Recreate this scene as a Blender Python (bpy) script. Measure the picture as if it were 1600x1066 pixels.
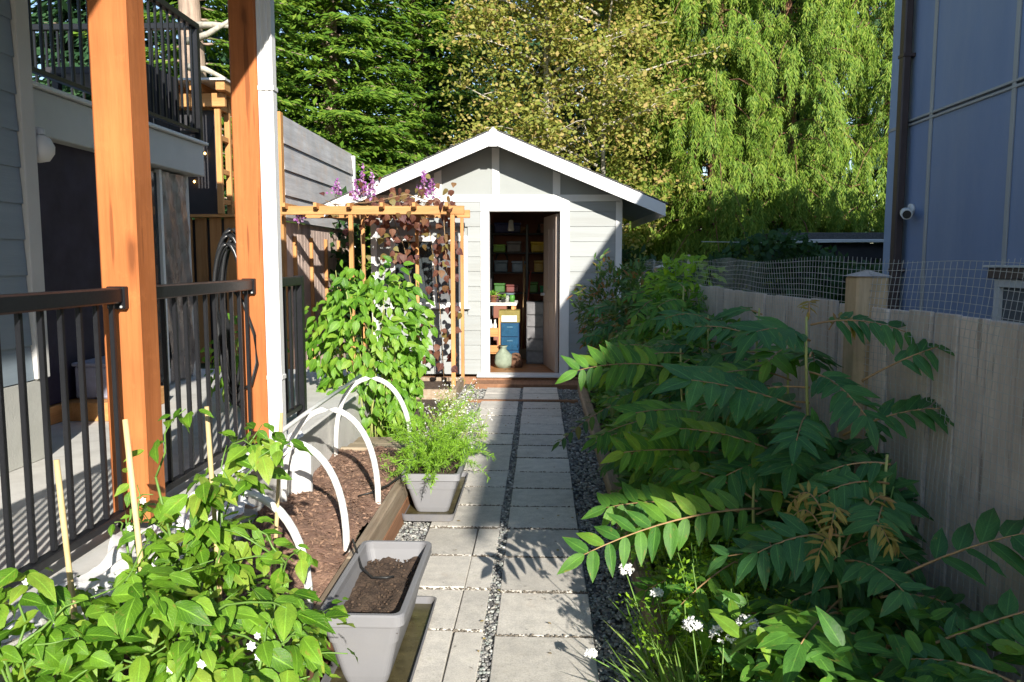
import bpy, math, random
import numpy as np
from mathutils import Vector, Matrix

random.seed(7); RNG = np.random.default_rng(7)
for o in list(bpy.data.objects): bpy.data.objects.remove(o)
SC = bpy.context.scene
COL = SC.collection

# ------------------------------------------------------------------ camera
cam_d = bpy.data.cameras.new('camera'); cam = bpy.data.objects.new('camera', cam_d); COL.objects.link(cam)
cam_d.sensor_width = 36.0; cam_d.lens = 36.0 * 1230.0 / 1600.0
cam_d.clip_start = 0.05; cam_d.clip_end = 2000
cam.location = (0, 0, 1.55)
cam.rotation_euler = (math.radians(90 - 5.803), 0, math.radians(2.038))
SC.camera = cam
SC.render.resolution_x = 1024; SC.render.resolution_y = 682

# ------------------------------------------------------------------ light
SUN_TO = Vector((0.70, -2.30, 1.0)).normalized()          # direction towards the sun
SUN_EL = math.asin(SUN_TO.z); SUN_AZ = math.atan2(SUN_TO.x, SUN_TO.y)
world = bpy.data.worlds.new('World'); SC.world = world; world.use_nodes = True
wn = world.node_tree; wn.nodes.clear()
sky = wn.nodes.new('ShaderNodeTexSky'); sky.sky_type = 'NISHITA'; sky.sun_disc = False
sky.sun_elevation = SUN_EL; sky.sun_rotation = SUN_AZ
sky.air_density = 1.0; sky.dust_density = 0.2; sky.ozone_density = 1.5
bg = wn.nodes.new('ShaderNodeBackground'); bg.inputs[1].default_value = 0.115
wo = wn.nodes.new('ShaderNodeOutputWorld')
wn.links.new(sky.outputs[0], bg.inputs[0]); wn.links.new(bg.outputs[0], wo.inputs[0])
sun_d = bpy.data.lights.new('sun', 'SUN'); sun = bpy.data.objects.new('sun', sun_d); COL.objects.link(sun)
sun_d.energy = 5.0; sun_d.angle = math.radians(0.5); sun_d.color = (1.0, 0.95, 0.86)
sun.rotation_euler = (-SUN_TO).to_track_quat('-Z', 'Y').to_euler()
sun.location = SUN_TO * 60
vs = SC.view_settings
vs.view_transform = 'Standard'; vs.look = 'None'; vs.exposure = 0.90; vs.gamma = 1.0; vs.use_curve_mapping = False
SC.render.engine = 'CYCLES'
SC.cycles.max_bounces = 6; SC.cycles.diffuse_bounces = 3; SC.cycles.glossy_bounces = 3
SC.cycles.transmission_bounces = 6; SC.cycles.transparent_max_bounces = 8
SC.cycles.caustics_reflective = False; SC.cycles.caustics_refractive = False
SC.cycles.use_denoising = True

# ------------------------------------------------------------------ material helpers
def _new(name):
    m = bpy.data.materials.new(name); m.use_nodes = True
    nt = m.node_tree; nt.nodes.clear()
    out = nt.nodes.new('ShaderNodeOutputMaterial'); b = nt.nodes.new('ShaderNodeBsdfPrincipled')
    nt.links.new(b.outputs[0], out.inputs[0])
    return m, nt, b, out
def N(nt, t, **k):
    n = nt.nodes.new(t)
    for a, v in k.items(): setattr(n, a, v)
    return n
def val(nt, op, a, b=None, clamp=False):
    n = N(nt, 'ShaderNodeMath', operation=op, use_clamp=clamp)
    for i, v in enumerate((a, b)):
        if v is None: continue
        if isinstance(v, (int, float)): n.inputs[i].default_value = v
        else: nt.links.new(v, n.inputs[i])
    return n.outputs[0]
def mixc(nt, f, a, b, mode='MIX'):
    n = N(nt, 'ShaderNodeMix', data_type='RGBA', blend_type=mode)
    for s, v in ((n.inputs[0], f), (n.inputs[6], a), (n.inputs[7], b)):
        if isinstance(v, (int, float)): s.default_value = v
        elif isinstance(v, (tuple, list)): s.default_value = (*v[:3], 1)
        else: nt.links.new(v, s)
    return n.outputs[2]
def coords(nt, scale=(1, 1, 1), jitter=True):
    tc = N(nt, 'ShaderNodeTexCoord'); v = tc.outputs['Object']
    if jitter:
        oi = N(nt, 'ShaderNodeObjectInfo'); r = val(nt, 'MULTIPLY', oi.outputs['Random'], 37.0)
        a = N(nt, 'ShaderNodeVectorMath', operation='ADD'); nt.links.new(v, a.inputs[0]); nt.links.new(r, a.inputs[1]); v = a.outputs[0]
    mp = N(nt, 'ShaderNodeMapping'); mp.inputs['Scale'].default_value = scale; nt.links.new(v, mp.inputs[0])
    return mp.outputs[0]
def noise(nt, vec, scale, detail=5, rough=.6):
    n = N(nt, 'ShaderNodeTexNoise'); n.inputs['Scale'].default_value = scale
    n.inputs['Detail'].default_value = detail; n.inputs['Roughness'].default_value = rough
    nt.links.new(vec, n.inputs['Vector']); return n.outputs['Fac']
def ramp(nt, f, stops):
    r = N(nt, 'ShaderNodeValToRGB'); cr = r.color_ramp
    while len(cr.elements) < len(stops): cr.elements.new(.5)
    for e, (p, c) in zip(cr.elements, stops):
        e.position = p; e.color = (*c, 1) if len(c) == 3 else c
    nt.links.new(f, r.inputs[0]); return r.outputs[0]
def bump(nt, b, h, strength=.3, dist=.01):
    n = N(nt, 'ShaderNodeBump'); n.inputs['Strength'].default_value = strength; n.inputs['Distance'].default_value = dist
    nt.links.new(h, n.inputs['Height']); nt.links.new(n.outputs[0], b.inputs['Normal'])
def objshift(nt, c, amt):
    oi = N(nt, 'ShaderNodeObjectInfo')
    f = val(nt, 'ADD', val(nt, 'MULTIPLY', oi.outputs['Random'], 2 * amt), 1 - amt)
    return mixc(nt, 1.0, c, N_rgb(nt, f), 'MULTIPLY')
def N_rgb(nt, f):
    c = N(nt, 'ShaderNodeCombineColor')
    for i in range(3): nt.links.new(f, c.inputs[i])
    return c.outputs[0]
def sc(c, k): return tuple(min(1, max(0, x * k)) for x in c)

def plain(name, col, rough=.6, var=.12, scale=6., bmp=.1, bscale=60., metal=0., objvar=.0, spec=.4, dirt=None, dirt_amt=.35, stretch=(1, 1, 1)):
    m, nt, b, out = _new(name)
    v = coords(nt, stretch)
    n1 = noise(nt, v, scale, 6)
    c = ramp(nt, n1, [(.3, sc(col, 1 - var)), (.7, sc(col, 1 + var))])
    if dirt is not None:
        n2 = noise(nt, v, scale * .45, 8, .7)
        f = ramp(nt, n2, [(.48, (0, 0, 0)), (.72, (dirt_amt,) * 3)])
        c = mixc(nt, f, c, dirt)
    if objvar: c = objshift(nt, c, objvar)
    nt.links.new(c, b.inputs['Base Color'])
    n3 = noise(nt, v, bscale, 4)
    nt.links.new(val(nt, 'ADD', val(nt, 'MULTIPLY', n3, .25), rough - .12, True), b.inputs['Roughness'])
    b.inputs['Metallic'].default_value = metal; b.inputs['Specular IOR Level'].default_value = spec
    if bmp: bump(nt, b, n3, bmp, .01)
    return m

def wood(name, light, dark, axis='Z', rough=.65, objvar=.12, grain=1., bmp=.25, stain_or_dapple=None, knots=False):
    m, nt, b, out = _new(name)
    lo, hi = .9 * grain, 16. * grain
    s = {'X': (lo, hi, hi), 'Y': (hi, lo, hi), 'Z': (hi, hi, lo)}[axis]
    v = coords(nt, s); v2 = coords(nt)
    g = noise(nt, v, 1.6, 6, .55)
    g2 = noise(nt, v, 7., 4, .7)
    c = ramp(nt, g, [(.25, dark), (.5, tuple((x + y) / 2 for x, y in zip(light, dark))), (.75, light)])
    c = mixc(nt, ramp(nt, g2, [(.42, (0, 0, 0)), (.7, (.45,) * 3)]), c, sc(dark, .72))
    big = noise(nt, v2, 1.7, 4)
    c = mixc(nt, 1., c, ramp(nt, big, [(.3, (.82, .82, .82)), (.7, (1.14, 1.14, 1.14))]), 'MULTIPLY')
    if knots:
        vo = N(nt, 'ShaderNodeTexVoronoi'); vo.inputs['Scale'].default_value = 1.; vo.inputs['Randomness'].default_value = 1.
        ks = {'X': (1.6, 7, 7), 'Y': (7, 1.6, 7), 'Z': (7, 7, 1.6)}[axis]
        dn_ = N(nt, 'ShaderNodeVectorMath', operation='ADD'); nt.links.new(coords(nt, ks), dn_.inputs[0]); nt.links.new(val(nt, 'MULTIPLY', big, .5), dn_.inputs[1]); nt.links.new(dn_.outputs[0], vo.inputs['Vector'])
        kd = vo.outputs['Distance']
        c = mixc(nt, ramp(nt, kd, [(.06, (.85,) * 3), (.13, (.35,) * 3), (.22, (0, 0, 0))]), c, sc(dark, .38))
        chk = noise(nt, coords(nt, tuple(q * 2.2 for q in s)), 1.3, 2, .4)
        c = mixc(nt, ramp(nt, chk, [(.66, (0, 0, 0)), (.70, (.75,) * 3)]), c, sc(dark, .45))
        c = mixc(nt, ramp(nt, noise(nt, v2, 9., 8, .75), [(.56, (0, 0, 0)), (.74, (.4,) * 3)]), c, sc(light, 1.35))
    if stain_or_dapple is not None:
        c = mixc(nt, ramp(nt, noise(nt, v2, 4., 8, .7), [(.5, (0, 0, 0)), (.7, (.6,) * 3)]), c, stain_or_dapple)
    if objvar: c = objshift(nt, c, objvar)
    nt.links.new(c, b.inputs['Base Color']); b.inputs['Specular IOR Level'].default_value = .25
    nt.links.new(val(nt, 'ADD', val(nt, 'MULTIPLY', g2, .25), rough - .1, True), b.inputs['Roughness'])
    bump(nt, b, val(nt, 'ADD', g, g2), bmp, .004)
    return m

def leafmat(name, ca, cb, cc=None, trans=.35, rough=.42, tmul=(1.25, 1.2, .55), spec=.4, vein=.35, spots=0.):
    """leaf: colour by random leaf, lighter midrib by uv, light shining through"""
    m, nt, b, out = _new(name)
    oi = N(nt, 'ShaderNodeObjectInfo'); ge = N(nt, 'ShaderNodeNewGeometry')
    r = val(nt, 'FRACT', val(nt, 'ADD', oi.outputs['Random'], ge.outputs['Random Per Island']))
    stops = [(0., ca), (.75 if cc else 1., cb)] + ([(1., cc)] if cc else [])
    c = ramp(nt, r, stops)
    uv = N(nt, 'ShaderNodeTexCoord'); sp = N(nt, 'ShaderNodeSeparateXYZ'); nt.links.new(uv.outputs['UV'], sp.inputs[0])
    d = val(nt, 'ABSOLUTE', val(nt, 'SUBTRACT', sp.outputs[0], .5))
    rib = val(nt, 'LESS_THAN', d, .035)
    side = val(nt, 'FRACT', val(nt, 'SUBTRACT', val(nt, 'MULTIPLY', sp.outputs[1], 8.), val(nt, 'MULTIPLY', d, 6.)))
    sv = val(nt, 'MULTIPLY', val(nt, 'LESS_THAN', side, .12), .45)
    f = val(nt, 'MULTIPLY', val(nt, 'MAXIMUM', rib, sv), vein)
    c2 = mixc(nt, f, c, tuple(min(1, x * 1.9 + .02) for x in cb))
    nn = noise(nt, uv.outputs['Object'], 35., 3)
    c2 = mixc(nt, 1., c2, ramp(nt, nn, [(.3, (.85,) * 3), (.7, (1.12,) * 3)]), 'MULTIPLY')
    if spots:
        cv = N(nt, 'ShaderNodeCombineXYZ'); nt.links.new(sp.outputs[0], cv.inputs[0]); nt.links.new(sp.outputs[1], cv.inputs[1]); nt.links.new(val(nt, 'MULTIPLY', r, 61.), cv.inputs[2])
        bl = noise(nt, cv.outputs[0], 3.2, 6, .7); edge = val(nt, 'ADD', bl, val(nt, 'MULTIPLY', val(nt, 'MULTIPLY', d, sp.outputs[1]), .22))
        c2 = mixc(nt, ramp(nt, edge, [(.63, (0, 0, 0)), (.70, (spots,) * 3)]), c2, (.33, .27, .07))
        c2 = mixc(nt, ramp(nt, edge, [(.72, (0, 0, 0)), (.76, (spots,) * 3)]), c2, (.16, .09, .035))
        pt = noise(nt, cv.outputs[0], 1.7, 3); c2 = mixc(nt, 1., c2, ramp(nt, pt, [(.3, (.78, .80, .85)), (.7, (1.2, 1.14, 1.0))]), 'MULTIPLY')
    nt.links.new(c2, b.inputs['Base Color']); b.inputs['Specular IOR Level'].default_value = spec
    nt.links.new(val(nt, 'ADD', val(nt, 'MULTIPLY', nn, .3), rough - .13, True), b.inputs['Roughness'])
    bump(nt, b, val(nt, 'SUBTRACT', nn, f), .45, .003)
    tr = N(nt, 'ShaderNodeBsdfTranslucent'); tc = mixc(nt, 1., c2, tmul, 'MULTIPLY'); nt.links.new(tc, tr.inputs[0])
    mx = N(nt, 'ShaderNodeMixShader'); mx.inputs[0].default_value = trans
    nt.links.new(b.outputs[0], mx.inputs[1]); nt.links.new(tr.outputs[0], mx.inputs[2]); nt.links.new(mx.outputs[0], out.inputs[0])
    return m

def glassmat(name, tint=(.75, .82, .85), rough=.05, alpha=.25):
    m, nt, b, out = _new(name)
    b.inputs['Base Color'].default_value = (*sc(tint, .25), 1); b.inputs['Roughness'].default_value = rough
    b.inputs['Specular IOR Level'].default_value = .8
    tr = N(nt, 'ShaderNodeBsdfTransparent'); tr.inputs[0].default_value = (*tint, 1)
    fr = N(nt, 'ShaderNodeFresnel'); fr.inputs[0].default_value = 1.5
    mx = N(nt, 'ShaderNodeMixShader'); nt.links.new(val(nt, 'ADD', fr.outputs[0], alpha, True), mx.inputs[0])
    nt.links.new(tr.outputs[0], mx.inputs[1]); nt.links.new(b.outputs[0], mx.inputs[2]); nt.links.new(mx.outputs[0], out.inputs[0])
    return m

def emit(name, col, s):
    m, nt, b, out = _new(name)
    b.inputs['Emission Color'].default_value = (*col, 1); b.inputs['Emission Strength'].default_value = s
    b.inputs['Base Color'].default_value = (*col, 1)
    return m

MT = {}
MT['cedar_post'] = wood('cedar_post', (.50, .172, .055), (.41, .125, .036), 'Z', .6, .05, .55, .3, None, True)
MT['cedar_x'] = wood('cedar_x', (.62, .33, .13), (.46, .21, .07), 'X', .65, .1)
MT['cedar_y'] = wood('cedar_y', (.62, .33, .13), (.46, .21, .07), 'Y', .65, .1)
MT['cedar_z'] = wood('cedar_z', (.62, .33, .13), (.46, .21, .07), 'Z', .65, .1)
MT['cedar_fence'] = wood('cedar_fence', (.48, .24, .09), (.32, .14, .05), 'Z', .7, .15)
MT['weather_z'] = wood('weather_z', (.80, .71, .63), (.62, .53, .46), 'Z', .85, .13, 1., .5, (.47, .40, .35), True)
MT['weather_y'] = wood('weather_y', (.42, .34, .25), (.24, .17, .11), 'Y', .85, .15, 1., .5, (.20, .19, .13))
MT['weather_x'] = wood('weather_x', (.44, .36, .26), (.25, .19, .12), 'X', .85, .15, 1., .5, (.22, .2, .13))
MT['post_green'] = wood('post_green', (.58, .45, .30), (.43, .32, .20), 'Z', .8, .05, .8, .4, (.22, .22, .11))
MT['redwood_y'] = wood('redwood_y', (.38, .2, .11), (.25, .12, .065), 'Y', .8, .12, 1., .4)
MT['pinkboard'] = wood('pinkboard', (.66, .52, .45), (.54, .41, .35), 'Z', .85, .12, 1., .3)
MT['greyplank'] = wood('greyplank', (.52, .51, .51), (.37, .36, .36), 'Y', .75, .12, .7, .3, (.46, .35, .27))  # brown blotches paint sunlight falling between shadows into the grey planks' colour
MT['bamboo'] = wood('bamboo', (.72, .56, .30), (.55, .40, .18), 'Z', .55, .1, .6, .2)
MT['floorwood'] = wood('floorwood', (.46, .22, .09), (.30, .13, .05), 'X', .4, .18)
MT['paver'] = None
MT['white'] = plain('white_paint', (.72, .715, .70), .5, .03, 3., .04, 90., dirt=(.55, .52, .46), dirt_amt=.2)
MT['white_pvc'] = plain('white_pvc', (.80, .80, .77), .35, .03, 8., .03, 60., dirt=(.6, .56, .45), dirt_amt=.25)
MT['siding'] = plain('siding', (.31, .325, .32), .65, .05, 4., .18, 28., objvar=.05, dirt=(.24, .235, .21), dirt_amt=.45, stretch=(.25, 1, 6))
MT['siding_y'] = plain('siding_y', (.235, .29, .335), .65, .05, 4., .18, 28., objvar=.05, stretch=(1, .25, 6))
MT['panel_grey'] = plain('panel_grey', (.29, .305, .295), .7, .04, 3., .1, 50.)
MT['trim_grey'] = plain('trim_grey', (.55, .54, .52), .6, .05, 3., .05, 60.)
MT['navy'] = plain('navy_panel', (.187, .245, .38), .6, .07, 2.2, .1, 60., objvar=.05, dirt=(.27, .31, .39), dirt_amt=.6, stretch=(1, 1, .22))
MT['navy2'] = plain('navy_trim', (.27, .35, .50), .6, .05, 1.3, .05, 70.)
MT['batten'] = plain('batten', (.36, .36, .35), .55, .05, 2., .03, 60.)
MT['brownpipe'] = plain('brownpipe', (.065, .045, .042), .4, .1, 5., .03, 60.)
MT['black'] = plain('black_metal', (.009, .0095, .012), .42, .15, 9., .05, 80., spec=.35)
MT['dark'] = plain('dark_stuff', (.03, .028, .032), .7, .2, 5., .1, 40.)
MT['shingle'] = plain('shingle', (.09, .088, .09), .9, .3, 40., .5, 120.)
MT['concrete'] = plain('concrete', (.58, .565, .53), .85, .1, 5., .25, 120., dirt=(.33, .31, .27), dirt_amt=.5)
MT['concrete_wall'] = plain('concrete_wall', (.46, .46, .42), .85, .1, 4., .25, 90., dirt=(.28, .28, .24), dirt_amt=.5)
MT['planter'] = plain('planter_plastic', (.222, .220, .230), .55, .05, 5., .05, 150., objvar=.03, dirt=(.3, .28, .24), dirt_amt=.2)
MT['saucer'] = plain('saucer_plastic', (.17, .168, .18), .5, .06, 5., .05, 120., dirt=(.25, .21, .13), dirt_amt=.5)
MT['soil'] = plain('soil', (.075, .048, .032), .95, .5, 30., .9, 90., dirt=(.2, .14, .09), dirt_amt=.4)
MT['mulch'] = plain('mulch', (.23, .135, .095), .95, .3, 22., .9, 70., dirt=(.40, .25, .16), dirt_amt=.6)
MT['mulchbit'] = plain('mulch_bits', (.30, .185, .125), .9, .3, 22., .3, 70.)
MT['bedsoil'] = plain('bed_soil', (.07, .052, .036), .95, .5, 25., .9, 60., dirt=(.14, .1, .06), dirt_amt=.5)
MT['gravelbase'] = plain('gravel_base', (.14, .135, .13), .95, .5, 60., .8, 90.)
MT['groundmat'] = plain('ground_earth', (.10, .085, .05), .95, .3, 1., .5, 20., dirt=(.07, .10, .03), dirt_amt=.8)
MT['bark_fir'] = plain('bark_fir', (.34, .25, .19), .95, .35, 6., .9, 16., stretch=(3, 3, .6))
MT['bark_red'] = plain('bark_red', (.17, .085, .05), .95, .35, 6., .9, 16., stretch=(3, 3, .5))
MT['bark_pale'] = plain('bark_pale', (.42, .38, .31), .9, .3, 8., .6, 25., stretch=(2, 2, .7))
MT['stem_green'] = plain('stem_green', (.13, .24, .045), .5, .2, 20., .1, 50.)
MT['stem_brown'] = plain('stem_brown', (.26, .17, .09), .7, .3, 20., .3, 50.)
MT['rachis'] = plain('rachis', (.36, .22, .10), .5, .25, 12., .1, 50.)
MT['stem_yel'] = plain('stem_yel', (.38, .40, .13), .55, .2, 12., .2, 40.)
MT['rubber'] = plain('black_rubber', (.018, .018, .018), .45, .1, 9., .03, 60.)
MT['hose'] = plain('hose', (.022, .023, .025), .3, .1, 9., .03, 60., spec=.6)
MT['wire'] = plain('wire', (.50, .51, .50), .5, .15, 30., 0, 60., metal=.3)
MT['cloth'] = plain('frost_cloth', (.82, .81, .80), .85, .04, 8., .2, 150.)
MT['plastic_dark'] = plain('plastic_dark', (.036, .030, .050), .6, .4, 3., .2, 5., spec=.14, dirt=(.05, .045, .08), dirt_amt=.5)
MT['plastic_brown'] = plain('plastic_brown', (.17, .135, .12), .28, .35, 5., .5, 9., spec=.7, dirt=(.36, .33, .32), dirt_amt=.5, stretch=(1, 1, .45))
MT['glass'] = glassmat('window_glass', (.55, .60, .62), .06, .18)
MT['screen'] = plain('window_screen', (.11, .115, .12), .8, .15, 40., .1, 200.)
MT['doorpaint'] = plain('doorpaint', (.46, .37, .31), .5, .05, 3., .05, 60.)
MT['interior'] = plain('interior_wall', (.22, .09, .06), .8, .2, 2., .1, 40.)
MT['petal'] = plain('petal_white', (.82, .82, .78), .6, .04, 20., 0, 60.)
MT['petal_p'] = leafmat('petal_purple', (.30, .07, .30), (.48, .22, .50), (.62, .48, .62), .3, .6, (1.1, .8, 1.1), .2, 0)
MT['leaf_pepper'] = leafmat('leaf_pepper', (.06, .17, .012), (.19, .38, .035), (.34, .46, .07), .36, .3, (1.3, 1.25, .4), .45, .5, .7)
MT['leaf_bush'] = leafmat('leaf_bush', (.075, .21, .018), (.18, .37, .035), (.26, .40, .05), .36, .4, (1.3, 1.2, .4), .4, .4, .6)
MT['leaf_sumac'] = leafmat('leaf_sumac', (.055, .175, .035), (.115, .28, .035), (.22, .36, .04), .4, .42, (1.5, 1.4, .35), .35, .4, .75)
MT['leaf_sumac2'] = leafmat('leaf_sumac_blue', (.045, .155, .055), (.085, .23, .06), None, .32, .42, (1.3, 1.4, .5), .4, .45, .7)
MT['leaf_young'] = leafmat('leaf_young', (.35, .27, .05), (.45, .36, .10), (.38, .2, .08), .35, .5, (1.2, 1.1, .5), .3)
MT['leaf_nandina'] = leafmat('leaf_nandina', (.05, .12, .035), (.10, .19, .03), (.36, .13, .04), .3, .45)
MT['leaf_vine'] = leafmat('leaf_vine', (.10, .035, .035), (.19, .085, .045), (.20, .19, .05), .35, .5, (1.7, 1.1, .5))
MT['leaf_ferny'] = leafmat('leaf_ferny', (.16, .33, .014), (.29, .47, .025), None, .35, .5)
MT['leaf_asp'] = leafmat('leaf_asparagus', (.20, .42, .025), (.32, .54, .06), None, .35, .5, (1.2, 1.1, .5), .3, 0)
MT['leaf_fir'] = leafmat('leaf_fir', (.055, .135, .016), (.15, .26, .026), (.24, .33, .045), .32, .55, (1.3, 1.3, .5), .25, 0)
MT['leaf_fir2'] = leafmat('leaf_fir_dark', (.022, .062, .026), (.045, .105, .04), None, .2, .55, (1.2, 1.2, .6), .25, 0)
MT['leaf_maple'] = leafmat('leaf_maple', (.15, .21, .030), (.35, .33, .075), (.47, .32, .13), .38, .5, (1.2, 1.15, .5), .25, .2)
MT['leaf_cedar'] = leafmat('leaf_cedar', (.075, .16, .016), (.19, .29, .032), (.30, .36, .06), .28, .55, (1.2, 1.2, .5), .2, 0)
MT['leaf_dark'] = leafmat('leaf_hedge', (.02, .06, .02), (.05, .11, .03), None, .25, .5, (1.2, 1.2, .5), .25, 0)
MT['leaf_litter'] = leafmat('leaf_litter', (.20, .12, .05), (.34, .24, .10), (.22, .26, .07), .15, .7)
MT['grass'] = leafmat('grass_blade', (.12, .25, .03), (.26, .36, .08), None, .3, .5, (1.2, 1.2, .5), .3, 0)

def pavermat():
    m, nt, b, out = _new('paver_concrete')
    v = coords(nt); 
    sp = noise(nt, v, 160., 3, .8); mid = noise(nt, v, 14., 6, .65); big = noise(nt, v, 2.3, 4)
    c = ramp(nt, sp, [(.28, (.40, .37, .32)), (.5, (.585, .55, .49)), (.75, (.69, .655, .595))])
    c = mixc(nt, 1., c, ramp(nt, mid, [(.3, (.80, .80, .80)), (.65, (1.08, 1.07, 1.05))]), 'MULTIPLY')
    c = mixc(nt, ramp(nt, big, [(.5, (0, 0, 0)), (.75, (.35,) * 3)]), c, (.34, .31, .26))
    spots = noise(nt, v, 26., 2, .5)
    c = mixc(nt, ramp(nt, spots, [(.72, (0, 0, 0)), (.76, (.7,) * 3)]), c, (.16, .15, .13))
    moss = noise(nt, v, 7., 8, .75)
    c = mixc(nt, ramp(nt, moss, [(.60, (0, 0, 0)), (.74, (.55,) * 3)]), c, (.25, .25, .17))
    rust = noise(nt, v, 4.5, 8, .8)
    c = mixc(nt, ramp(nt, rust, [(.58, (0, 0, 0)), (.7, (.35,) * 3)]), c, (.40, .30, .21))
    c = objshift(nt, c, .12)
    nt.links.new(c, b.inputs['Base Color']); b.inputs['Roughness'].default_value = .92; b.inputs['Specular IOR Level'].default_value = .2
    bump(nt, b, val(nt, 'ADD', sp, val(nt, 'MULTIPLY', mid, 1.5)), .35, .004)
    return m
MT['paver'] = pavermat()
def stonemat():
    m, nt, b, out = _new('gravel_stone')
    ge = N(nt, 'ShaderNodeNewGeometry')
    c = ramp(nt, ge.outputs['Random Per Island'], [(0., (.10, .10, .105)), (.35, (.24, .235, .22)), (.6, (.34, .32, .28)), (.8, (.22, .25, .23)), (1., (.58, .56, .52))])
    n1 = noise(nt, coords(nt, jitter=False), 120., 3)
    c = mixc(nt, 1., c, ramp(nt, n1, [(.3, (.75,) * 3), (.7, (1.2,) * 3)]), 'MULTIPLY')
    nt.links.new(c, b.inputs['Base Color']); b.inputs['Roughness'].default_value = .75
    return m
MT['traywater'] = plain('tray_residue', (.075, .062, .028), .3, .5, 14., .1, 40., dirt=(.11, .10, .05), dirt_amt=.6)
MT['stone'] = stonemat()
MT['grit'] = plain('joint_grit', (.17, .145, .115), .95, .4, 60., .5, 90.)

# ------------------------------------------------------------------ object helpers
ORG = {}                                                    # world origin of every parent
def reg(o, org): ORG[o.name] = Vector(org); return o
def org(o): return ORG.get(o.name, Vector((0, 0, 0))) if o is not None else Vector((0, 0, 0))
def props(o, label=None, cat=None, group=None, kind=None):
    for k, v in (('label', label), ('category', cat), ('group', group), ('kind', kind)):
        if v: o[k] = v
    return o
def thing(name, label, cat, loc, group=None):
    o = bpy.data.objects.new(name, None); COL.objects.link(o); o.location = loc; o.empty_display_size = .1
    props(o, label, cat, group); return reg(o, loc)
def link_mesh(name, me, parent=None, loc=None, basis=None, label=None):
    o = bpy.data.objects.new(name, me); COL.objects.link(o)
    if parent is not None: o.parent = parent
    if basis is not None: o.matrix_basis = basis
    elif loc is not None: o.location = Vector(loc) - org(parent)
    if label: o['label'] = label
    return o
def np_mesh(name, V, polys, mat, uv=None, smooth=False, mats=None, midx=None):
    """polys: list of int arrays (k, n)"""
    me = bpy.data.meshes.new(name); V = np.asarray(V, np.float32)
    me.vertices.add(len(V)); me.vertices.foreach_set('co', V.ravel())
    polys = [np.asarray(p, np.int32) for p in polys if len(p)]
    nl = sum(p.size for p in polys); npoly = sum(len(p) for p in polys)
    me.loops.add(nl); me.polygons.add(npoly)
    flat = np.concatenate([p.ravel() for p in polys]); me.loops.foreach_set('vertex_index', flat)
    sizes = np.concatenate([np.full(len(p), p.shape[1], np.int32) for p in polys])
    starts = np.concatenate([[0], np.cumsum(sizes)[:-1]]).astype(np.int32)
    me.polygons.foreach_set('loop_start', starts)
    if uv is not None:
        l = me.uv_layers.new(name='uv'); l.data.foreach_set('uv', np.asarray(uv, np.float32)[flat].ravel())
    me.materials.append(mat)
    if mats:
        for x in mats: me.materials.append(x)
    if midx is not None: me.polygons.foreach_set('material_index', np.asarray(midx, np.int32))
    if smooth: me.polygons.foreach_set('use_smooth', np.ones(npoly, bool))
    me.update(calc_edges=True); me.validate()
    return me

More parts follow.
